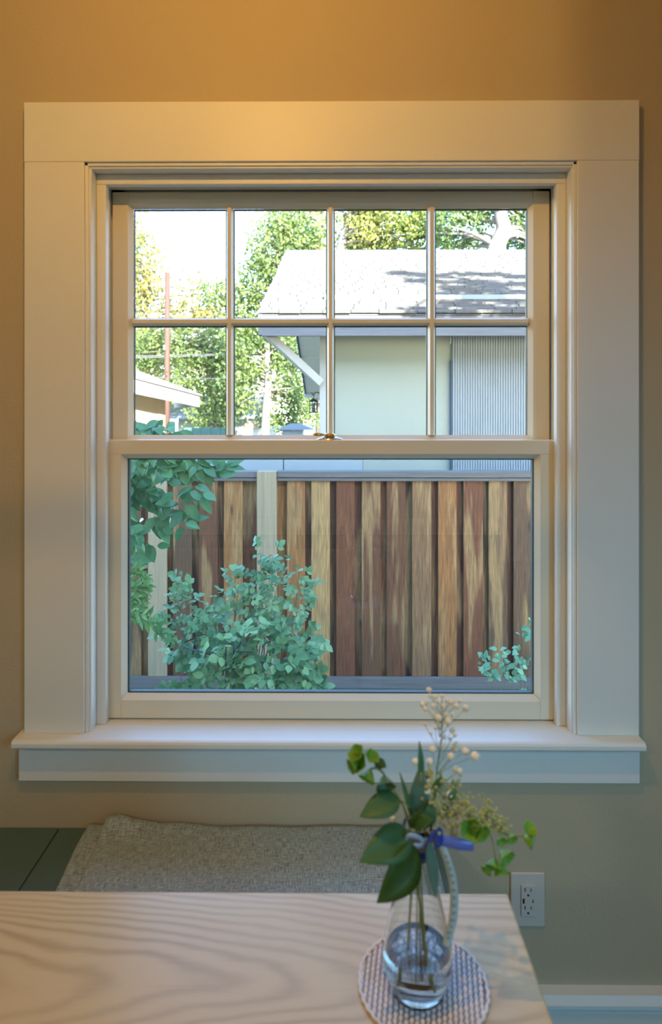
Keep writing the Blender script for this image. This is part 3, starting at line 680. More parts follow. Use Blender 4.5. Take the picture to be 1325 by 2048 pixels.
rr = random.Random(4)
def umbel(parent, c, R, n, r, mt, name='bud_cluster'):
    m = MB(); base = c + Vector((0, .004, -R*1.1))
    for i in range(n):
        p = c + Vector((rr.gauss(0, R*.45), rr.gauss(0, R*.45), rr.gauss(0, R*.4)))
        m.tube([base, base.lerp(p, .6)+Vector((0,0,R*.1)), p], .00022, 3); m.ball(p, r*rr.uniform(.7, 1.2), 6, 4)
    return m.build(name, M[mt], parent, smooth=True)
for (px, py, R) in [(955,1628,.014),(975,1622,.013),(990,1640,.012),(1008,1650,.010),(970,1645,.010),(940,1622,.010)]: umbel(s3, P(px, py, yv-.014), R, 16, .0017, 'olive')
# upright olive spray
s4 = thing_sprig('olive_umbel_spray', 'upright olive coloured umbel spray rising from the middle of the vase', [vc+Vector((.004,.010,.012)), vc+Vector((.003,.004,.08)), vc+Vector((.002,.002,.15)), P(862,1630,yv+.006), P(876,1570,yv+.012), P(882,1545,yv+.016)], .0010)
for (px, py, R) in [(868,1560,.013),(890,1575,.014),(905,1592,.013),(872,1600,.014),(895,1615,.014),(915,1620,.012),(880,1640,.013),(905,1650,.012),(862,1625,.012),(925,1600,.010),(893,1672,.011),(912,1560,.009),(855,1545,.009)]: umbel(s4, P(px, py, yv+rr.uniform(-.008,.016)), R, 15, .0017, 'olive')
for (px, py) in [(870,1575),(898,1600),(885,1625),(905,1635),(865,1648)]:
    blade(P(px, py, yv), P(px+rr.uniform(-18, 18), py-rr.uniform(12, 26), yv+.004), .008, .002).build('leaf', M['lf1'], s4, smooth=True)
# baby's breath
s5 = thing_sprig('white_filler_flower_spray', 'tall airy spray of tiny white buds rising out of the vase', [vc+Vector((.0,.006,.012)), vc+Vector((0,.004,.08)), vc+Vector((.001,.002,.16)), P(866,1600,yv+.010), P(876,1530,yv+.016), P(884,1470,yv+.022), P(884,1420,yv+.026)], .0008)
buds = [(859,1380,3.4),(872,1394,3),(861,1392,2.6),(848,1409,4.2),(868,1412,3.6),(879,1403,3),(889,1412,4),(903,1404,3.4),(914,1412,3.8),(933,1417,4.4),(878,1436,4.4),(898,1443,4.4),(905,1460,4),(888,1474,3.2),(866,1430,2.6),(852,1418,3),(895,1400,3),(885,1392,2.4),(921,1402,2.6),(866,1499,4.2),(911,1498,4.6),(913,1490,4.2),(903,1513,4.6),(932,1503,4.6),(951,1513,5.6),(861,1524,4.8),(832,1524,4.6),(914,1539,4.6),(920,1542,3.6),(855,1583,4.2),(901,1590,4.2),(892,1625,4),(918,1640,4),(787,1638,3),(862,1466,2.4),(850,1448,2.2),(906,1430,2.8),(893,1428,2.6),(872,1455,2.4),(910,1470,2.8),(901,1478,2.4)]
axis = spline([P(866,1620,yv+.010), P(872,1560,yv+.014), P(878,1500,yv+.02), P(884,1420,yv+.026)], 6)
for (px, py, r) in buds:
    dz = rr.uniform(-.012, .02); p = P(px, py, yv+.012+dz)
    a = min(axis, key=lambda q: abs(q.z-(p.z-.028))); mid = a.lerp(p, .5)+Vector((rr.uniform(-.002,.002), 0, .002))
    b_ = MB().ball(p, r*.00095, 8, 6, (1, 1, .9))
    for k in range(5):
        an = 2*math.pi*k/5+rr.random(); b_.ball(p+Vector((math.cos(an), math.sin(an), .3))*r*.00055, r*.00045, 6, 4)
    fl = b_.build('white_bud', M['bud'], s5, smooth=True)
    MB().tube([a, mid, p], .00028, 4).build('stalk', M['stem2'], fl)

# ------------------------------------------------------------------ pendant lamp above the table (just over the frame, mirrored in the top panes)
lc = Vector((-.165, .50, 2.085))
pl = empty('pendant_lamp', lc, 'rectangular bronze pendant lamp with amber glass sides above the table', 'lamp')
M['amber'] = pane_mat('amber_lamp_glass', (.80,.77,.68))
hx, hy, hz = .105, .132, .36
for s in (-1, 1): MB().box(lc.x+s*hx-.002, lc.x+s*hx+.002, lc.y-hy, lc.y+hy, lc.z, lc.z+hz).build('side_panel', M['amber'], pl)
MB().box(lc.x-hx, lc.x+hx, lc.y-hy, lc.y+hy, lc.z+hz, lc.z+hz+.004).build('top_plate', M['lampmetal'], pl)
for s in (-1, 1): MB().box(lc.x-hx, lc.x+hx, lc.y+s*hy-.003, lc.y+s*hy+.003, lc.z, lc.z+.003).build('bottom_bar', M['lampmetal'], pl)
MB().tube([lc+Vector((0,0,hz)), Vector((lc.x, lc.y, ZC))], .005, 8).build('rod', M['lampmetal'], pl)
MB().lathe([(.0001,0),(.05,0),(.05,.015),(.0001,.02)], (lc.x, lc.y, ZC-.02), 24).build('canopy', M['lampmetal'], pl)
M['bulb'] = mat('warm_bulb', (1,.6,.25), .4, emit=((1,.52,.18), 22.0), noise=.01)
MB().lathe([(.0001,0),(.02,.01),(.026,.03),(.02,.05),(.012,.065),(.012,.09),(.0001,.09)], (lc.x, lc.y, lc.z+.190), 20).build('bulb', M['bulb'], pl, smooth=True)
ll = bpy.data.lights.new('pendant_bulb_light', 'POINT'); lo = bpy.data.objects.new('pendant_bulb_light', ll); COL.objects.link(lo)
ll.energy = 19; ll.color = (1.0, .505, .10); ll.shadow_soft_size = .008; lo.location = lc+Vector((0, -.0, .175))

# unseen ceiling lamp added behind the viewer as ambient fill for the room
cl_ = empty('ceiling_fill_lamp', (-1.9, -1.7, ZC), 'round white fill lamp added to the ceiling behind the viewer', 'lamp')
MB().lathe([(.0001,-.03),(.16,-.03),(.18,-.015),(.18,0),(.0001,0)], (-1.9, -1.7, ZC), 32).build('housing', M['ceiling'], cl_, smooth=True)
c2 = bpy.data.lights.new('ceiling_fill_light', 'AREA'); c2o = bpy.data.objects.new('ceiling_fill_light', c2); COL.objects.link(c2o)
c2.shape = 'DISK'; c2.size = .3; c2.energy = 22; c2.color = (.98, .90, .66); c2o.location = (-1.9, -1.7, ZC-.035)
#--PART3--
# ------------------------------------------------------------------ garden fence
YF = 4.85; scf = F/YF
fence = empty('board_fence', (0, YF, -.9), 'redwood board-on-board garden fence across the yard', 'fence')
zt0 = P(662, 958, YF).z; zk0 = P(662, 1352, YF).z
red = (.135,.044,.013); brn = (.11,.040,.012); tan = (.24,.102,.026); pal = (.34,.205,.075); gry = (.095,.050,.022); dk = (.034,.014,.006)
fr = [(245,gry),(296,(.17,.145,.09)),(346,gry),(398,brn),(448,tan),(574,tan),(623,pal),(673,red),(724,brn),(774,brn),(825,(.19,.10,.04)),(877,tan),(928,red),(978,gry),(1028,gry),(1079,brn),(1130,tan),(1180,red)]
fr = [(245-50.6*k, brn if k % 2 else gry) for k in range(1, 14)][::-1] + fr + [(1180+50.6*k, brn if k % 2 else gry) for k in range(1, 14)]
W = 37.5/scf; rf = random.Random(11)
for i, (px, c) in enumerate(fr):
    x = P(px, 1100, YF).x; dw = rf.uniform(-.004, .004)
    o = MB().box(x, x+W+dw, YF, YF+.019, -.62, zt0+.04).build('board', M['fence'], fence, bevel=.0025); o.color = (*c, 1)
    xb = x+W+.0265-W/2
    if 440 < px < 460: continue
    o = MB().box(xb, xb+W, YF+.034, YF+.052, -.62, zt0+.04).build('board', M['fence'], fence, bevel=.0025)
    k = rf.choice([.75, .9, 1.05]); c2 = rf.choice([brn, dk, brn, red]); o.color = (c2[0]*k, c2[1]*k, c2[2]*k, 1)
xl_, xr_ = P(245-50.6*13, 1000, YF).x-.1, P(1180+50.6*13.5, 1000, YF).x+.1
p0, p1 = P(514, 1000, YF-.05).x, P(553, 1000, YF-.05).x
ztop_f = P(662, 943, YF-.03).z
for a, b in ((xl_, p0-.001), (p1+.001, xr_)):
    MB().box(a, b, YF-.03, YF+.085, ztop_f-.045, ztop_f).build('cap_rail', M['fencerail'], fence, bevel=.003)
    MB().box(a, b, YF-.022, YF-.001, ztop_f-.072, ztop_f-.050).build('trim_strip', M['fencerail'], fence, bevel=.002)
    MB().box(a, b, YF+.053, YF+.09, ztop_f-.16, ztop_f-.07).build('back_rail', M['fencerail'], fence)
    MB().box(a, b, YF-.022, YF-.001, zk0-.085, zk0).build('kick_board', M['fencerail'], fence, bevel=.003)
    MB().box(a, b, YF-.010, YF-.001, -.9, zk0-.092).build('kick_board', M['fencerail'], fence, bevel=.003)
pw = p1-p0
for px in (481, 546):
    x = P(px, 1100, YF).x; o = MB().box(x, x+W, YF+.034, YF+.052, -.62, zt0+.04).build('board', M['fence'], fence, bevel=.0025); o.color = (*(brn if px < 500 else tan), 1)
MB().box(p0, p1, YF-.055, YF+.06, -.9, ztop_f+.001).build('post', M['postwood'], fence, bevel=.004)
MB().box(P(296.5,1100,YF-.02).x, P(334,1100,YF-.02).x, YF-.024, YF-.0005, zk0+.002, ztop_f-.075).build('post_facing', M['postwood'], fence, bevel=.003)

# ------------------------------------------------------------------ low pale screen behind the fence
sc_ = empty('pale_screen_wall', (-.5, 6.0, -.9), 'low pale blue panel wall showing just over the fence top', 'screen')
a = P(250, 900, 6.0).x; b = P(727, 900, 6.0).x; zz = P(500, 892, 6.0).z
for k in range(3):
    u0 = a+(b-a)*k/3; u1 = a+(b-a)*(k+1)/3
    MB().box(u0+.002, u1-.006, 6.0, 6.04, -.9, zz).build('panel', M['bluepanel'], sc_, bevel=.002)
MB().box(a, b, 6.041, 6.06, -.9, zz-.005).build('backing', M['darktrim'], sc_)

# ------------------------------------------------------------------ neighbour's house
H0 = 7.0
hs = empty('neighbour_house', (1.5, 9, -.9), 'pale neighbouring house with sunlit shingle roof behind the fence', 'house')
hx0 = P(640, 760, H0).x; hx1 = 5.2
MB().box(hx0+.05, hx1, H0, H0+.1, -.9, 2.62).build('front_wall', M['stucco'], hs)
MB().box(hx0, P(668, 760, H0).x, H0-.025, H0+.05, -.9, 2.32).build('corner_board', M['whitewood'], hs, bevel=.004)
xr = P(906, 760, 6.95).x
m = MB(); k = 0; x = xr
m.box(xr, hx1, 6.965, H0, -.9, 2.30)
while x < 3.2:
    m.prism([(x, 6.965, -.9), (x+.004, 6.953, -.9), (x+.014, 6.953, -.9), (x+.018, 6.965, -.9)], (0, 0, 3.2)); x += .027
m.build('ribbed_panel', M['ribbed'], hs)
MB().box(xr-.018, xr-.001, 6.955, H0, -.9, P(900, 722, H0).z).build('panel_edge', M['darktrim'], hs)
MB().tube(spline([P(902,674,6.9), P(902,684,6.9), P(899,688,6.9)], 4), .008, 6).build('hook', M['whitewood'], hs)
zf0, zf1 = P(700, 672, 6.5).z, P(700, 627, 6.5).z; fx0 = P(518, 650, 6.5).x
fa = MB().box(fx0+.03, 6, 6.5, 6.545, zf0, zf1).build('fascia_board', M['fascia'], hs, bevel=.004)
MB().box(fx0-.005, fx0+.035, 6.495, 6.60, zf0+.01, zf1).build('fascia_end', M['fascia'], hs, bevel=.003)
MB().box(hx0, 6, 6.545, H0+.02, zf0+.06, zf0+.08).build('eave_soffit', M['soffit'], hs)
# roof slabs
RY, RZ, BY, BZ = 10.5, P(900, 503, 10.5).z, 18.0, 1.98
EY, EZ = 6.472, zf1+.01; rx0, rx1 = P(515, 630, 6.47).x, 9.0
m = MB(); m.prism([(rx0+.02, EY+.02, EZ-.03), (rx0+.02, RY, RZ-.03), (rx0+.02, RY, RZ-.16), (rx0+.02, EY+.11, EZ-.12)], (rx1-rx0-.02, 0, 0)); m.build('roof_deck_front', M['fascia'], hs)
m = MB(); m.prism([(rx0+.02, RY, RZ-.02), (rx0+.02, BY, BZ), (rx0+.02, BY, BZ-.12), (rx0+.02, RY, RZ-.16)], (rx1-rx0-.02, 0, 0)); m.build('roof_deck_rear', M['soffit'], hs)
# shingle courses
nC = 34; vs = []; fs = []; rs = random.Random(5)
for c in range(nC):
    t0, t1 = c/nC, (c+1)/nC
    ya, za_ = EY+(RY-EY)*t0, EZ+(RZ-EZ)*t0; yb_, zb_ = EY+(RY-EY)*t1, EZ+(RZ-EZ)*t1
    x = rx0 + rs.uniform(-.3, 0)
    while x < 4.6:
        wd = rs.choice([.22, .28, .33, .38]); xa = max(x, rx0+rs.uniform(-.015, .01)); xb_ = x+wd-.006; x += wd
        if xb_ <= xa+.02: continue
        th = .016+rs.uniform(-.004, .010); n0 = len(vs); dy = rs.uniform(-.012, .006)
        sl = (RZ-EZ)/(RY-EY)
        vs += [(xa, ya+dy, za_+dy*sl+th), (xb_, ya+dy, za_+dy*sl+th), (xb_, yb_+.02, zb_+.004), (xa, yb_+.02, zb_+.004), (xa, ya+dy, za_+dy*sl-.008), (xb_, ya+dy, za_+dy*sl-.008)]
        fs += [(n0, n0+1, n0+2, n0+3), (n0+4, n0+5, n0+1, n0), (n0, n0+3, n0+4), (n0+1, n0+5, n0+2)]
sh = MB().add(vs, fs).build('shingles', M['shingle'], hs); sh['kind'] = 'stuff'
x = rx0; 
while x < 4.6:
    m = MB(); m.prism([(x, RY-.13, RZ-.045+rs.uniform(0,.012)), (x, RY, RZ+.03), (x, RY+.13, RZ-.03), (x, RY+.13, RZ-.06), (x, RY, RZ), (x, RY-.13, RZ-.07)], (.31, 0, 0)); m.build('ridge_cap', M['shingle'], hs); x += .30
# gable side wall and rear overhang
gx = hx0+.05
m = MB(); m.prism([(gx, H0+.02, -.9), (gx, 17.4, -.9), (gx, 17.4, 1.98), (gx, RY, RZ-.17), (gx, H0+.02, 2.40)], (.1, 0, 0)); m.build('side_wall', M['stucco'], hs)
def on_rear(t): return RY+(BY-RY)*t, RZ-.165+(BZ-.12-(RZ-.165))*t
for k in range(5):
    ya, za_ = on_rear(k/5+.004); yb_, zb_ = on_rear((k+1)/5-.012)
    m = MB(); m.prism([(rx0+.03, ya, za_-.02), (rx0+.03, yb_, zb_-.02), (rx0+.03, yb_, zb_), (rx0+.03, ya, za_)], (gx-rx0-.03, 0, 0)); m.build('soffit_panel', M['soffit'], hs)
ya, za_ = on_rear(0); yb_, zb_ = on_rear(1)
m = MB(); m.prism([(rx0-.01, ya, za_-.04), (rx0-.01, yb_, zb_-.04), (rx0-.01, yb_, zb_+.14), (rx0-.01, ya, za_+.14)], (.045, 0, 0)); m.build('rake_board', M['darktrim'], hs)
m = MB(); m.prism([(rx0, EY+.14, EZ-.16), (rx0, RY, RZ-.2), (rx0, RY, RZ-.03), (rx0, EY+.02, EZ-.03)], (.04, 0, 0)); m.build('rake_board', M['fascia'], hs)
MB().box(rx0-.02, gx, BY-.02, BY+.03, BZ-.27, BZ-.12).build('rear_fascia', M['whitewood'], hs)
# knee brace
m = MB(); a = P(531, 664, 6.62); b = P(641, 766, 6.93); m.bar(a, b, .07, .085, Vector((0, 0, 1))); m.build('knee_brace', M['whitewood'], hs, bevel=.004)

# lantern on the side wall
lp = P(627, 806, 9.0)
ln = empty('hanging_lantern', lp, 'small dark wall lantern hanging from a curved bracket at the house corner', 'lantern')
sw = 1300/9.0; u = 1/sw
MB().tube(spline([P(640,797-10,9.0), P(637,785,9.0), P(631,785,9.0), P(628,790,9.0), P(625,788,9.0), P(624,785,9.0)], 6), .007, 6).build('bracket', M['black'], ln)
MB().tube([P(628,788,9.0), P(628,797,9.0)], .005, 6).build('hanger', M['black'], ln)
c = P(627.5, 803, 9.0); hw_ = 8.5*u
m = MB(); m.hull8([(c.x-hw_*1.15, 9-hw_*1.15, c.z), (c.x+hw_*1.15, 9-hw_*1.15, c.z), (c.x+hw_*1.15, 9+hw_*1.15, c.z), (c.x-hw_*1.15, 9+hw_*1.15, c.z)], [(c.x-.015, 8.985, c.z+6*u), (c.x+.015, 8.985, c.z+6*u), (c.x+.015, 9.015, c.z+6*u), (c.x-.015, 9.015, c.z+6*u)]); m.build('cap', M['black'], ln)
bz = c.z-21*u
for sx in (-1, -.33, .33, 1):
    for sy in ((-1, 1) if abs(sx) < 1 else (-1, 1)):
        MB().bar((c.x+sx*hw_*.9, 9+sy*hw_*.9, bz), (c.x+sx*hw_*.9, 9+sy*hw_*.9, c.z), .009, .009).build('bar', M['black'], ln)
for zz_ in (0, .33, .66, 1):
    for sy in (-1, 1): MB().box(c.x-hw_*.9, c.x+hw_*.9, 9+sy*hw_*.9-.005, 9+sy*hw_*.9+.005, bz+(c.z-bz)*zz_-.005, bz+(c.z-bz)*zz_+.005).build('bar', M['black'], ln)
MB().box(c.x-hw_, c.x+hw_, 9-hw_, 9+hw_, bz-.012, bz).build('base', M['black'], ln)
MB().lathe([(.0001,.0),(.02,.0),(.026,.06),(.018,.12),(.0001,.13)], (c.x, 9, bz), 12).build('globe', M['whitewood'], ln, smooth=True)

# ------------------------------------------------------------------ outbuilding on the left
O = 12.0
ob = empty('tan_outbuilding', P(250, 900, O), 'tan outbuilding with broad sunlit eave behind the vine', 'building')
A_ = P(325, 850, 12.3); fd = Vector((-.94, -.34, 0)); bd = Vector((-.34, .94, 0))
def foot(z, A, l, b): A = Vector((A.x, A.y, z)); return [A+fd*l, A, A+bd*b, A+fd*l+bd*b]
zw = P(325, 797, 12.3).z
MB().hull8(foot(-.9, A_, 3.2, 3), foot(zw+.2, A_, 3.2, 3)).build('wall', M['tanwall'], ob)
Cn = A_ - fd*.05 - bd*.03
MB().hull8(foot(-.9, Cn, .14, .1), foot(zw, Cn, .14, .1)).build('corner_board', M['tanwall'], ob)
f1, g1 = P(399, 793, 11.8), P(399.5, 814, 11.8); f0, g0 = P(139, 723, 11.05), P(139, 760, 11.05); th = bd*.06
MB().hull8([g0, g1, g1+th, g0+th], [f0, f1, f1+th, f0+th]).build('eave_fascia', M['whitewood'], ob)
a0 = P(139, 689, 11.6); rise = Vector((0, 0, .035)); bk = bd*3.6
MB().hull8([f0-bd*.05, f1-bd*.05-fd*.05, f1+bk-fd*.05, f0+bk], [a0, f1-bd*.05-fd*.05+rise, f1+bk-fd*.05+rise, a0+bk]).build('roof', M['shingle'], ob)
MB().hull8([g1+fd*.06+th, g1+th, g1+bk, g1+bk+fd*.06], [f1+fd*.06+th, f1+th, f1+bk, f1+bk+fd*.06]).build('side_fascia', M['whitewood'], ob)

# ------------------------------------------------------------------ things seen far off between the trees
D = 34.0
fh = empty('far_house', P(470, 880, D), 'distant house with pale blue ribbed roof between the trees', 'house')
r0, r1, r2, r3 = P(330, 838, D-3), P(545, 838, D-3), P(530, 796, D+1), P(350, 796, D+1)
MB().hull8([r0, r1, r2, r3], [r0+Vector((0,0,.15)), r1+Vector((0,0,.15)), r2+Vector((0,0,.15)), r3+Vector((0,0,.15))]).build('roof', M['farroof'], fh)
for k in range(1, 12):
    t = k/12; a_, b_ = r0.lerp(r3, t), r1.lerp(r2, t); MB().bar(a_+Vector((0,0,.18)), b_+Vector((0,0,.18)), .10, .07).build('roof_course', M['farroof'], fh)
MB().box(r0.x+.4, r1.x-.4, D-2, D+4, -.9, r0.z+.05).build('wall', M['farwall'], fh)
gf = empty('green_panel_fence', P(405, 880, 17), 'dark green fence panels low behind the outbuilding', 'fence')
for (a_, b_) in ((368, 385), (386, 403), (404, 421), (423, 441), (442, 462)):
    MB().box(P(a_, 860, 17).x, P(b_, 860, 17).x, 17, 17.06, -.9, P(400, 856, 17).z+random.uniform(0, .02)).build('panel', M['greenfence'], gf, bevel=.01)
pv = empty('garden_shed', P(590, 880, 20), 'small blue-grey garden shed with low pyramid roof under the lantern', 'shed')
q0, q1 = P(556, 859, 20), P(626, 859, 20); hw2 = (q1.x-q0.x)/2; cxp = (q0.x+q1.x)/2; tz = P(590, 847, 20.5).z
m = MB(); m.hull8([(q0.x,19.6,q0.z),(q1.x,19.6,q0.z),(q1.x,21.4,q0.z),(q0.x,21.4,q0.z)], [(cxp-.18,20.4,tz),(cxp+.12,20.4,tz),(cxp+.12,20.6,tz),(cxp-.18,20.6,tz)]); m.build('roof', M['farroof'], pv)
MB().box(cxp-.38, cxp+.22, 19.8, 21, -.9, q0.z).build('wall', M['shed'], pv)
MB().box(cxp+.22, cxp+.26, 19.78, 19.84, -.9, q0.z).build('post', M['whitewood'], pv)
ps = empty('gabled_playhouse', P(500, 880, 24), 'tiny pale gabled playhouse between the trunks', 'playhouse')
q0, q1, q2 = P(478, 858, 24), P(520, 858, 24), P(498, 842, 24)
m = MB(); m.prism([q0, q1, q2], (0, 1.5, 0)); m.build('roof', M['tanwall'], ps)
MB().box(q0.x+.12, q1.x-.12, 24.05, 25.4, -.9, q0.z).build('wall', M['whitewood'], ps)

# utility pole and wires
upo = empty('utility_pole', P(334, 900, 26), 'brown wooden utility pole above the outbuilding roof', 'pole')
pb = P(334, 880, 26); pb.z = -.9; pt_ = P(335, 545, 26)
MB().tube([pb, pb.lerp(pt_, .5), pt_], [.13, .115, .10], 10).build('shaft', M['pole'], upo, smooth=True)
MB().tube([P(329, 690, 25.8), P(329, 700, 25.8)], .05, 8).build('insulator', M['wire'], upo)
for lab, pts in (('upper overhead wire running from the pole to the right', [P(120,716,26), P(334,711,26), P(480,706,25), P(640,700,24), P(800,690,23)]),
                 ('middle overhead wire sagging just below the upper wire', [P(120,720,26), P(334,714,26), P(480,708.5,25), P(640,704,24), P(800,696,23)]),
                 ('lowest overhead wire crossing the pole above the roof eave', [P(120,752,26), P(334,755,26), P(400,757,24), P(470,757,22)])):
    tag(MB().tube(spline(pts, 8), .016, 5).build('overhead_wire', M['wire']), lab, 'wire', 'overhead wires at the pole')
#--PART4--
# ------------------------------------------------------------------ trees
def quad_leaves(pos, size, rng):
    """n folded diamond leaves at pos"""
    n = len(pos)
    d = rng.normal(size=(n, 3)); d[:, 2] -= .3; d /= np.linalg.norm(d, axis=1)[:, None]
    u = rng.normal(size=(n, 3)); u -= d*(u*d).sum(1)[:, None]; u /= np.linalg.norm(u, axis=1)[:, None]
    nn = np.cross(d, u); L = size*rng.uniform(.65, 1.3, (n, 1))
    a = pos - d*L*.5; b = pos + d*L*.5; k = pos + nn*L*.10
    v = np.stack([a, k+u*L*.33, b, k-u*L*.33], 1).reshape(-1, 3)
    i = np.arange(n)*4
    f = np.concatenate([np.stack([i, i+1, i+2], 1), np.stack([i, i+2, i+3], 1)])
    return v, f
def np_mesh(name, v, f, material, parent):
    me = bpy.data.meshes.new(name); me.vertices.add(len(v)); me.vertices.foreach_set('co', np.ascontiguousarray(v, dtype=np.float32).ravel())
    me.loops.add(f.size); me.loops.foreach_set('vertex_index', np.ascontiguousarray(f, dtype=np.int32).ravel())
    me.polygons.add(len(f)); me.polygons.foreach_set('loop_start', np.arange(len(f), dtype=np.int32)*3)
    me.update(calc_edges=True); me.validate(); me.materials.append(material)
    o = bpy.data.objects.new(name, me); COL.objects.link(o); return adopt(o, parent)
def tree(name, label, base, trunk, blobs, nclus, nleaf, lsize, lm, bm, seed, tr=.2, cspread=.55, group=None):
    """trunk: polyline points; blobs: (centre, radii)"""
    rng = np.random.default_rng(seed); rr_ = random.Random(seed)
    o = empty(name, base, label, 'tree', group)
    pts = spline(trunk, 6); n = len(pts)
    MB().tube(pts, [tr*(1-.65*i/(n-1)) for i in range(n)], 9).build('trunk', M[bm], o, smooth=True)
    vol = np.array([b[1][0]*b[1][1]*b[1][2] for b in blobs])**.6; vol /= vol.sum(); cl = []
    for b, w_ in zip(blobs, vol):
        k = max(3, int(nclus*1.25*w_)); q = rng.normal(size=(k, 3)); q /= np.linalg.norm(q, axis=1)[:, None]; q *= rng.uniform(.25, 1, (k, 1))**.6
        cl.append(np.array(b[0]) + q*np.array(b[1]))
    cl = np.concatenate(cl)
    m = MB()
    for c in cl[rng.permutation(len(cl))[:min(len(cl), 46)]]:
        c = Vector(c); j = min(range(n//3, n), key=lambda i: (pts[i]-c).length + (1.2 if pts[i].z > c.z else 0)); a = pts[j]
        mid = a.lerp(c, .5) + Vector((rr_.uniform(-.2,.2), rr_.uniform(-.2,.2), rr_.uniform(0,.3)))
        m.tube(spline([a, mid, c], 4), [tr*.28*(1-.8*i/8) for i in range(9)], 5)
    m.build('branches', M[bm], o, smooth=True)
    nleaf = int(nleaf*.55)
    pos = np.repeat(cl, nleaf, axis=0) + rng.normal(size=(len(cl)*nleaf, 3))*np.array([cspread, cspread, cspread*.7])
    v, f = quad_leaves(pos, lsize, rng)
    fo = np_mesh('foliage', v, f, M[lm], o); fo['kind'] = 'stuff'
    return o
def V(px, py, Y): return tuple(P(px, py, Y))
def gnd(px, Y, z=-.9): p = P(px, 850, Y); return (p.x, p.y, z)
u30 = 30/1300
tree('leafy_tree', 'loose yellow-green tree at the far left behind the utility pole', gnd(285, 31), [gnd(285,31), V(285,700,31), V(300,560,31)],
     [(V(275,520,31), (1.3,1.5,2.2)), (V(300,640,31), (1.5,1.6,1.9)), (V(240,560,31), (1.6,1.5,3.0)), (V(390,600,31), (1.3,1.2,1.2)), (V(420,640,32), (1.2,1.2,1.2)), (V(330,740,31), (2.2,1.6,1.6))], 190, 55, .22, 'tree_c', 'bark', 1, .22, .38)
tree('leafy_tree', 'bushy bright green tree filling the lower left panes', gnd(430, 27), [gnd(430,27), V(425,800,27), V(430,700,27)],
     [(V(400,745,27), (1.5,1.3,1.2)), (V(430,820,27), (1.1,1.2,.9)), (V(390,690,28), (1.6,1.3,.9)), (V(445,700,27), (1.0,1.2,1.2)), (V(300,700,29), (1.2,1.2,1.0)), (V(465,790,26), (.9,1,1.2))], 210, 60, .17, 'tree_b', 'bark', 2, .2, .30)
tree('leafy_tree', 'tall green tree with pale forked trunk left of the house roof', gnd(537, 23), [gnd(530,23), V(532,830,23), V(537,760,23), V(534,690,23), V(545,610,23), V(552,540,23)],
     [(V(560,500,23), (1.1,1.2,1.2)), (V(520,560,23), (.9,1.1,1.0)), (V(500,620,23), (.8,1,1.0)), (V(585,470,23), (1.1,1.0,.9)), (V(495,690,23), (.8,.9,.9)), (V(560,690,23), (.8,.9,.9)), (V(580,760,23.5), (.7,.9,1.0)), (V(490,770,23), (.7,.9,1.0)), (V(600,830,24), (.6,.8,.5)), (V(440,590,24), (.7,.8,.6)), (V(545,840,24), (.6,.8,.4))], 300, 62, .15, 'tree_b', 'palebark', 3, .17, .24)
tree('leafy_tree', 'sparse sunlit tree with upper twigs in the top second pane', gnd(640, 28), [gnd(640,28), V(640,620,28), V(635,480,28), V(625,400,28)],
     [(V(635,450,28), (1.2,1.2,1.2)), (V(560,440,28), (1.3,1.2,.8)), (V(600,380,28), (1.6,1.2,1.0)), (V(625,520,28), (.8,1,1.0))], 90, 55, .16, 'tree_a', 'bark', 4, .2, .3)
tree('leafy_tree', 'dense tree above the roof ridge in the third pane', gnd(700, 19), [gnd(690,19), V(688,560,19), V(682,500,19), V(700,430,19), V(720,340,19)],
     [(V(740,455,19), (.8,1,.8)), (V(790,430,19), (.9,1,.9)), (V(830,470,19), (.7,.9,.5)), (V(720,400,19), (.9,1,.6)), (V(860,420,19), (.6,.8,.8)), (V(700,480,20), (.5,.8,.4)), (V(780,490,20), (1.0,.8,.3))], 190, 60, .125, 'tree_a', 'palebark', 5, .20, .22)
tree('leafy_tree', 'big tree with thick pale bent trunk behind the roof at right', gnd(985, 17), [gnd(960,17), V(985,560,17), V(992,500,17), V(1008,460,17), V(1002,425,17), V(1015,380,17), V(1010,300,17)],
     [(V(920,450,17.5), (.75,.8,.8)), (V(950,410,18), (.8,.9,.6)), (V(1060,450,18), (.7,.9,.9)), (V(900,480,18.5), (.6,.7,.35)), (V(1090,420,18), (.8,.8,.8)), (V(980,390,18.5), (.9,.8,.5)), (V(1040,485,18.5), (.5,.7,.4))], 170, 60, .115, 'tree_b', 'palebark', 6, .30, .20)
tree('leafy_tree', 'hazy backdrop tree row far behind the pole and house', gnd(400, 46), [gnd(420,46), V(420,760,46), V(430,650,46)],
     [(V(300,760,46), (3.5,2,2.2)), (V(430,740,46), (3.0,2,2.4)), (V(560,740,46), (3.2,2,2.6)), (V(620,660,47), (2.4,2,2.6)), (V(490,660,48), (1.8,2,1.8)), (V(640,780,46), (2.4,2,1.6)), (V(250,680,48), (2.4,2,2.4))], 330, 55, .30, 'tree_b', 'bark', 8, .35, .55)
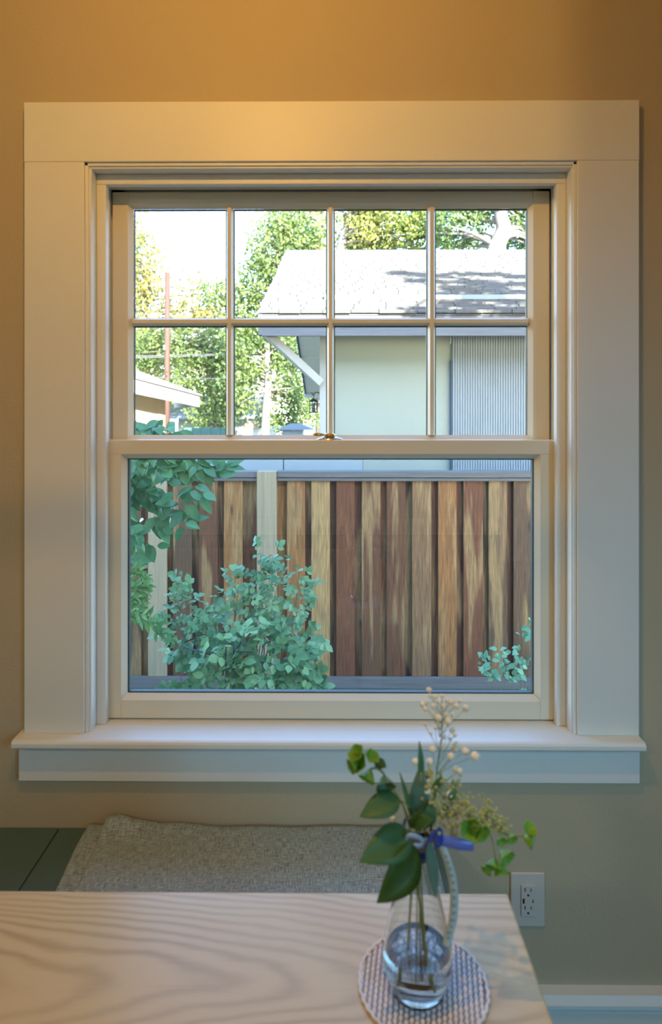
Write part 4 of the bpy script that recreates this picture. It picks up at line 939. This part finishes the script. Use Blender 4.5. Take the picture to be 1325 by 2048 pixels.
# tree on the right side of the yard that shades the neighbour's roof
def caster(px, py, Yc=2.35):
    """point at depth Yc whose shadow falls on the neighbour's roof where the photo shows shade"""
    k = (820-py)/F; sl_ = (RZ-EZ)/(RY-EY); Y = (CAM.z-EZ+sl_*EY)/(sl_-k); q = P(px, py, Y); t = (q.y-Yc)/SUN_DIR.y
    return tuple(q - SUN_DIR*t)
shade = []; sg = random.Random(3)
for (px, py, rx) in [(800,548,.22),(870,552,.45),(960,550,.5),(1050,556,.5),(845,563,.3),(930,566,.5),(1020,570,.5),(905,578,.35),(985,584,.5),(1060,588,.4),(900,592,.25),(960,600,.35),(1040,604,.4),(920,608,.25),(985,616,.4),(1050,622,.4),(900,624,.35),(830,622,.25),(960,628,.3),(1100,570,.5),(1120,600,.5),(1110,545,.5)]:
    shade.append((caster(px, py, 2.35+sg.uniform(-.1,.2)), (rx*.8, .12, .035)))
tree('shade_tree', 'tree beside the house whose branches shade the roof at right', (6.4, 3.4, -.9), [(6.4,3.4,-.9), (6.3,3.2,2.4), (5.8,2.8,4.2), (5.2,2.5,4.9), (4.3,2.35,5.0)],
     shade + [((6.2,2.8,5.0), (.8,.5,.5))], 300, 52, .10, 'tree_b', 'bark', 9, .16, .06)

# ------------------------------------------------------------------ broad leaves for the near plants
def leaf_mesh(name, material, wratio=.55, fold=.2, curl=.25, n=5, pointed=.8):
    vs = []; fs = []
    for i in range(n+1):
        u = i/n; w_ = wratio/2*math.sin(math.pi*u**pointed)**.9 if 0 < i < n else .004
        z = -curl*u*u
        vs += [(-w_, u, z+fold*w_), (0, u, z), (w_, u, z+fold*w_)]
    for i in range(n):
        for k in range(2): q = i*3+k; fs.append((q, q+1, q+4, q+3))
    me = MB().add(vs, fs).mesh(name, material, True); return me
LM = {k: [leaf_mesh(k, M[m_], *a) for a in par] for k, m_, par in (
    ('vine', 'vineleaf', [(.56,.25,.18),(.50,.35,.30),(.62,.15,.1)]), ('rose', 'roseleaf', [(.72,.2,.15,5,.9),(.64,.3,.25,5,.9),(.78,.12,.05,5,.95)]),
    ('nan', 'nandina', [(.26,.2,.2),(.3,.2,.1)]), ('shrub', 'shrubleaf', [(.62,.2,.1),(.55,.25,.2)]))}
def leaf_matrix(p, d, nrm, size):
    d = Vector(d).normalized(); n_ = Vector(nrm); n_ = n_ - d*n_.dot(d)
    if n_.length < 1e-3: n_ = d.orthogonal()
    n_.normalize(); x = d.cross(n_).normalized()
    R = Matrix((x, d, n_)).transposed().to_4x4()
    return Matrix.Translation(p) @ R @ Matrix.Scale(size, 4)
class LeafBin:
    def __init__(s, parent, kind, seed): s.p = parent; s.k = kind; s.items = []; s.r = random.Random(seed)
    def add(s, p, d, nrm, size): s.items.append((Vector(p), leaf_matrix(p, d, nrm, size), s.r.choice(LM[s.k]), size))
    def flush(s, limit=290):
        s.items.sort(key=lambda t: t[0].y - t[3]*4)
        for p, M_, me, z in s.items[:limit]: inst('leaf', me, M_, s.p)
        rest = s.items[limit:]
        if rest:
            m = MB()
            for p, M_, me, z in rest: m.add([M_ @ v.co for v in me.vertices], [tuple(q.vertices) for q in me.polygons])
            o = m.build('inner_leaves', rest[0][2].materials[0], s.p, smooth=True); o['kind'] = 'stuff'
g = random.Random(21)
def rv(s): return Vector((g.uniform(-s, s), g.uniform(-s, s), g.uniform(-s, s)))

# climbing vine, top left, hanging in from the left
YVn = 3.0
vine = empty('climbing_vine', P(200, 900, YVn), 'glossy dark green climbing vine hanging down the left edge of the window', 'vine')
LB = LeafBin(vine, 'vine', 1)
stems = [
 [(150,820),(230,860),(290,880),(340,905),(400,925),(450,940)], [(180,840),(260,900),(320,935),(370,960),(395,985)],
 [(170,880),(250,940),(290,985),(330,1020),(350,1045)], [(160,900),(230,960),(262,1010),(275,1060),(300,1090)],
 [(200,860),(250,880),(275,930),(300,965),(345,1000),(385,1035)], [(210,830),(262,850),(290,862),(310,866)], [(200,880),(262,870),(320,852),(345,868)],
 [(180,910),(225,990),(258,1040),(265,1090),(275,1110)], [(200,870),(300,915),(345,930),(380,930),(420,930)], [(190,850),(240,900),(262,960),(300,1010),(320,1060)]]
for si, st in enumerate(stems):
    y0 = YVn + g.uniform(-.15, .2)
    pts = spline([P(a, b, y0+g.uniform(-.04, .04)) for a, b in st], 6)
    MB().tube(pts, [.004*(1-.7*i/(len(pts)-1)) for i in range(len(pts))], 5).build('stem', M['stem'], vine)
    for i, p in enumerate(pts):
        if i < 4: continue
        for s in range(1 if i % 2 else 2):
            q = p + rv(.035); d = Vector((g.uniform(-1, 1), g.uniform(-.7, .2), g.uniform(-1.1, .25))); d.x += .35*(1 if i > len(pts)-5 else 0)
            LB.add(q, d, Vector((g.uniform(-.4,.4), -.8, .75))+rv(.3), g.uniform(.062, .102))
for k in range(60):
    p = P(g.uniform(215, 330), g.gauss(935, 45), YVn+g.uniform(0, .3)); LB.add(p, rv(1)+Vector((0,-.2,-.5)), Vector((0,-.8,.7))+rv(.4), g.uniform(.06,.095))
for px in (150, 175, 195):
    a_ = P(px, 850, YVn+.1); MB().tube(spline([(a_.x-.1, a_.y+.05, -.9), (a_.x-.14, a_.y, .2), a_], 8), [.012-.0004*i for i in range(17)], 6).build('main_stem', M['stem'], vine)
LB.flush()

# rose bush
YR = 3.5
rose = empty('rose_bush', gnd(490, YR), 'bushy pale green rose bush in front of the fence', 'shrub')
RB = LeafBin(rose, 'rose', 2)
def compound(bin_, p, d, size, nl=5, up=Vector((0,-.5,.85))):
    d = Vector(d).normalized(); n_ = (up + rv(.65)).normalized(); s = d.cross(n_).normalized()
    bin_.add(p+d*size*1.5, d, n_+rv(.15), size*1.15)
    for k in range((nl-1)//2):
        b = p + d*size*(1.3-.75*k)
        for q in (-1, 1): bin_.add(b, d*.45+s*q, n_+rv(.45), size*(.98-.1*k))
base = Vector(gnd(480, YR))
tips = [(520,1098,0),(508,1115,-.03),(545,1112,.03),(575,1125,0),(600,1140,.05),(480,1130,.05),(470,1150,-.05),(560,1150,-.1),(350,1163,0),(375,1160,.05),(340,1180,-.05),(385,1185,.0),(610,1170,.05),(595,1200,-.1),(625,1230,0),(450,1190,.1),(430,1215,0),(400,1225,-.1),(530,1160,-.12),(500,1185,-.1),(545,1200,-.15),(630,1275,-.05),(470,1220,-.1),(415,1195,.1),(520,1230,-.2),(575,1240,-.2),(440,1250,-.2),(380,1245,-.15),(360,1215,.05),(490,1260,-.25),(545,1275,-.25),(605,1265,-.15),(400,1290,-.25),(455,1300,-.3),(520,1320,-.3),(580,1310,-.25),(620,1320,-.15),(370,1300,-.2),(430,1340,-.3),(490,1355,-.32),(550,1350,-.3),(600,1360,-.25),(640,1300,-.1),(360,1345,-.2),(385,1370,-.25),(635,1340,-.15)]
for (px, py, dy) in tips:
    tip = P(px, py, YR+dy); a = base + Vector((g.uniform(-.12,.12), g.uniform(-.1,.1), 0))
    mid = a.lerp(tip, .55) + Vector((g.uniform(-.05,.05), 0, .05)); pts = spline([a, mid, tip], 7)
    MB().tube(pts, [.006*(1-.8*i/(len(pts)-1)) for i in range(len(pts))], 5).build('cane', M['stem'], rose)
    sz = .036 if py < 1250 else .047
    for k in range(9):
        t = 1-.035*k*g.uniform(.6, 1.6); p = pts[-1].lerp(pts[-4], min(1, .13*k)); d = Vector((g.uniform(-1,1), g.uniform(-.8,.3), g.uniform(-.35,.5)))
        compound(RB, p+rv(.02+.006*k), d, sz*g.uniform(.8, 1.25), g.choice([3, 5, 5]))
RB.flush()
# wire plant cage inside the rose bush
cg = empty('wire_plant_cage', gnd(430, 3.32), 'dark wire plant cage standing inside the rose bush', 'plant cage')
cc = P(430, 1290, 3.30)
for (rad, py, nm) in ((.145, 1291, 'hoop'),):
    zc = P(430, py, 3.30).z; m = MB(); m.tube([(cc.x-.02+rad*math.cos(a), 3.34+rad*math.sin(a), zc+.012*math.sin(a*2)) for a in [2*math.pi*k/40 for k in range(41)]], .0045, 6); m.build(nm, M['cage'], cg, smooth=True)
for px in (452, 468): 
    a_ = P(px, 1285, 3.18); MB().tube([a_, Vector((a_.x-.01, a_.y+.03, -.9))], .0045, 6).build('upright', M['cage'], cg)
a_ = P(470, 1303, 3.2); b_ = P(505, 1304, 3.2); MB().tube([a_, b_], .004, 6).build('cross_wire', M['cage'], cg)

# nandina at lower left
YN = 2.7
nd = empty('nandina_shrub', gnd(200, YN), 'feathery light green nandina fronds at the lower left of the pane', 'shrub'); NB = LeafBin(nd, 'nan', 3)
for (st) in ([(190,1250),(260,1235),(300,1248),(345,1275)], [(190,1230),(255,1215),(290,1240),(330,1268)], [(190,1270),(250,1225),(280,1225),(315,1245)], [(200,1180),(250,1150),(275,1140),(292,1150)], [(200,1190),(255,1170),(275,1175),(295,1172)], [(200,1215),(255,1195),(270,1200),(285,1195)]):
    pts = spline([P(a, b, YN+g.uniform(-.08,.08)) for a, b in st], 6)
    MB().tube(pts, .0028, 5).build('stem', M['stem'], nd)
    for i in range(4, len(pts)):
        for q in (-1, 1, 0):
            t = (pts[i]-pts[i-1]).normalized(); d = t*.7 + Vector((0, -.2, q*.8)) + rv(.35); NB.add(pts[i]+rv(.012), d, Vector((0,-.8,.6))+rv(.4), g.uniform(.035,.055))
for px in (190, 200):
    a_ = P(px, 1200, YN); MB().tube([(a_.x, a_.y, -.9), a_+Vector((.01,0,-.3)), a_], .006, 6).build('cane', M['stem'], nd)
NB.flush()

# small shrub at lower right
YS = 3.3
sh2 = empty('small_leafy_shrub', gnd(1010, YS), 'small pale green shrub at the lower right of the pane', 'shrub'); SB = LeafBin(sh2, 'shrub', 4)
b0 = Vector(gnd(1015, YS))
for (px, py) in [(962,1338),(975,1325),(985,1345),(1000,1322),(1003,1305),(1018,1330),(1030,1303),(1040,1330),(1025,1355),(990,1352),(1048,1322),(1010,1345),(968,1315),(1035,1345),(1060,1262),(1050,1268),(1066,1240),(1070,1320),(1055,1385),(1040,1390),(1075,1280)]:
    tip = P(px, py, YS+g.uniform(-.06,.06)); pts = spline([b0+Vector((g.uniform(-.02,.05),0,0)), b0.lerp(tip, .6)+Vector((g.uniform(-.02,.02),0,.03)), tip], 6)
    MB().tube(pts, [.003*(1-.75*i/(len(pts)-1)) for i in range(len(pts))], 5).build('stem', M['stem'], sh2)
    for k in range(6): SB.add(tip+rv(.02), Vector((g.uniform(-1,1), g.uniform(-.6,.2), g.uniform(-.5,.8))), Vector((0,-.7,.7))+rv(.4), g.uniform(.03,.045))
SB.flush()
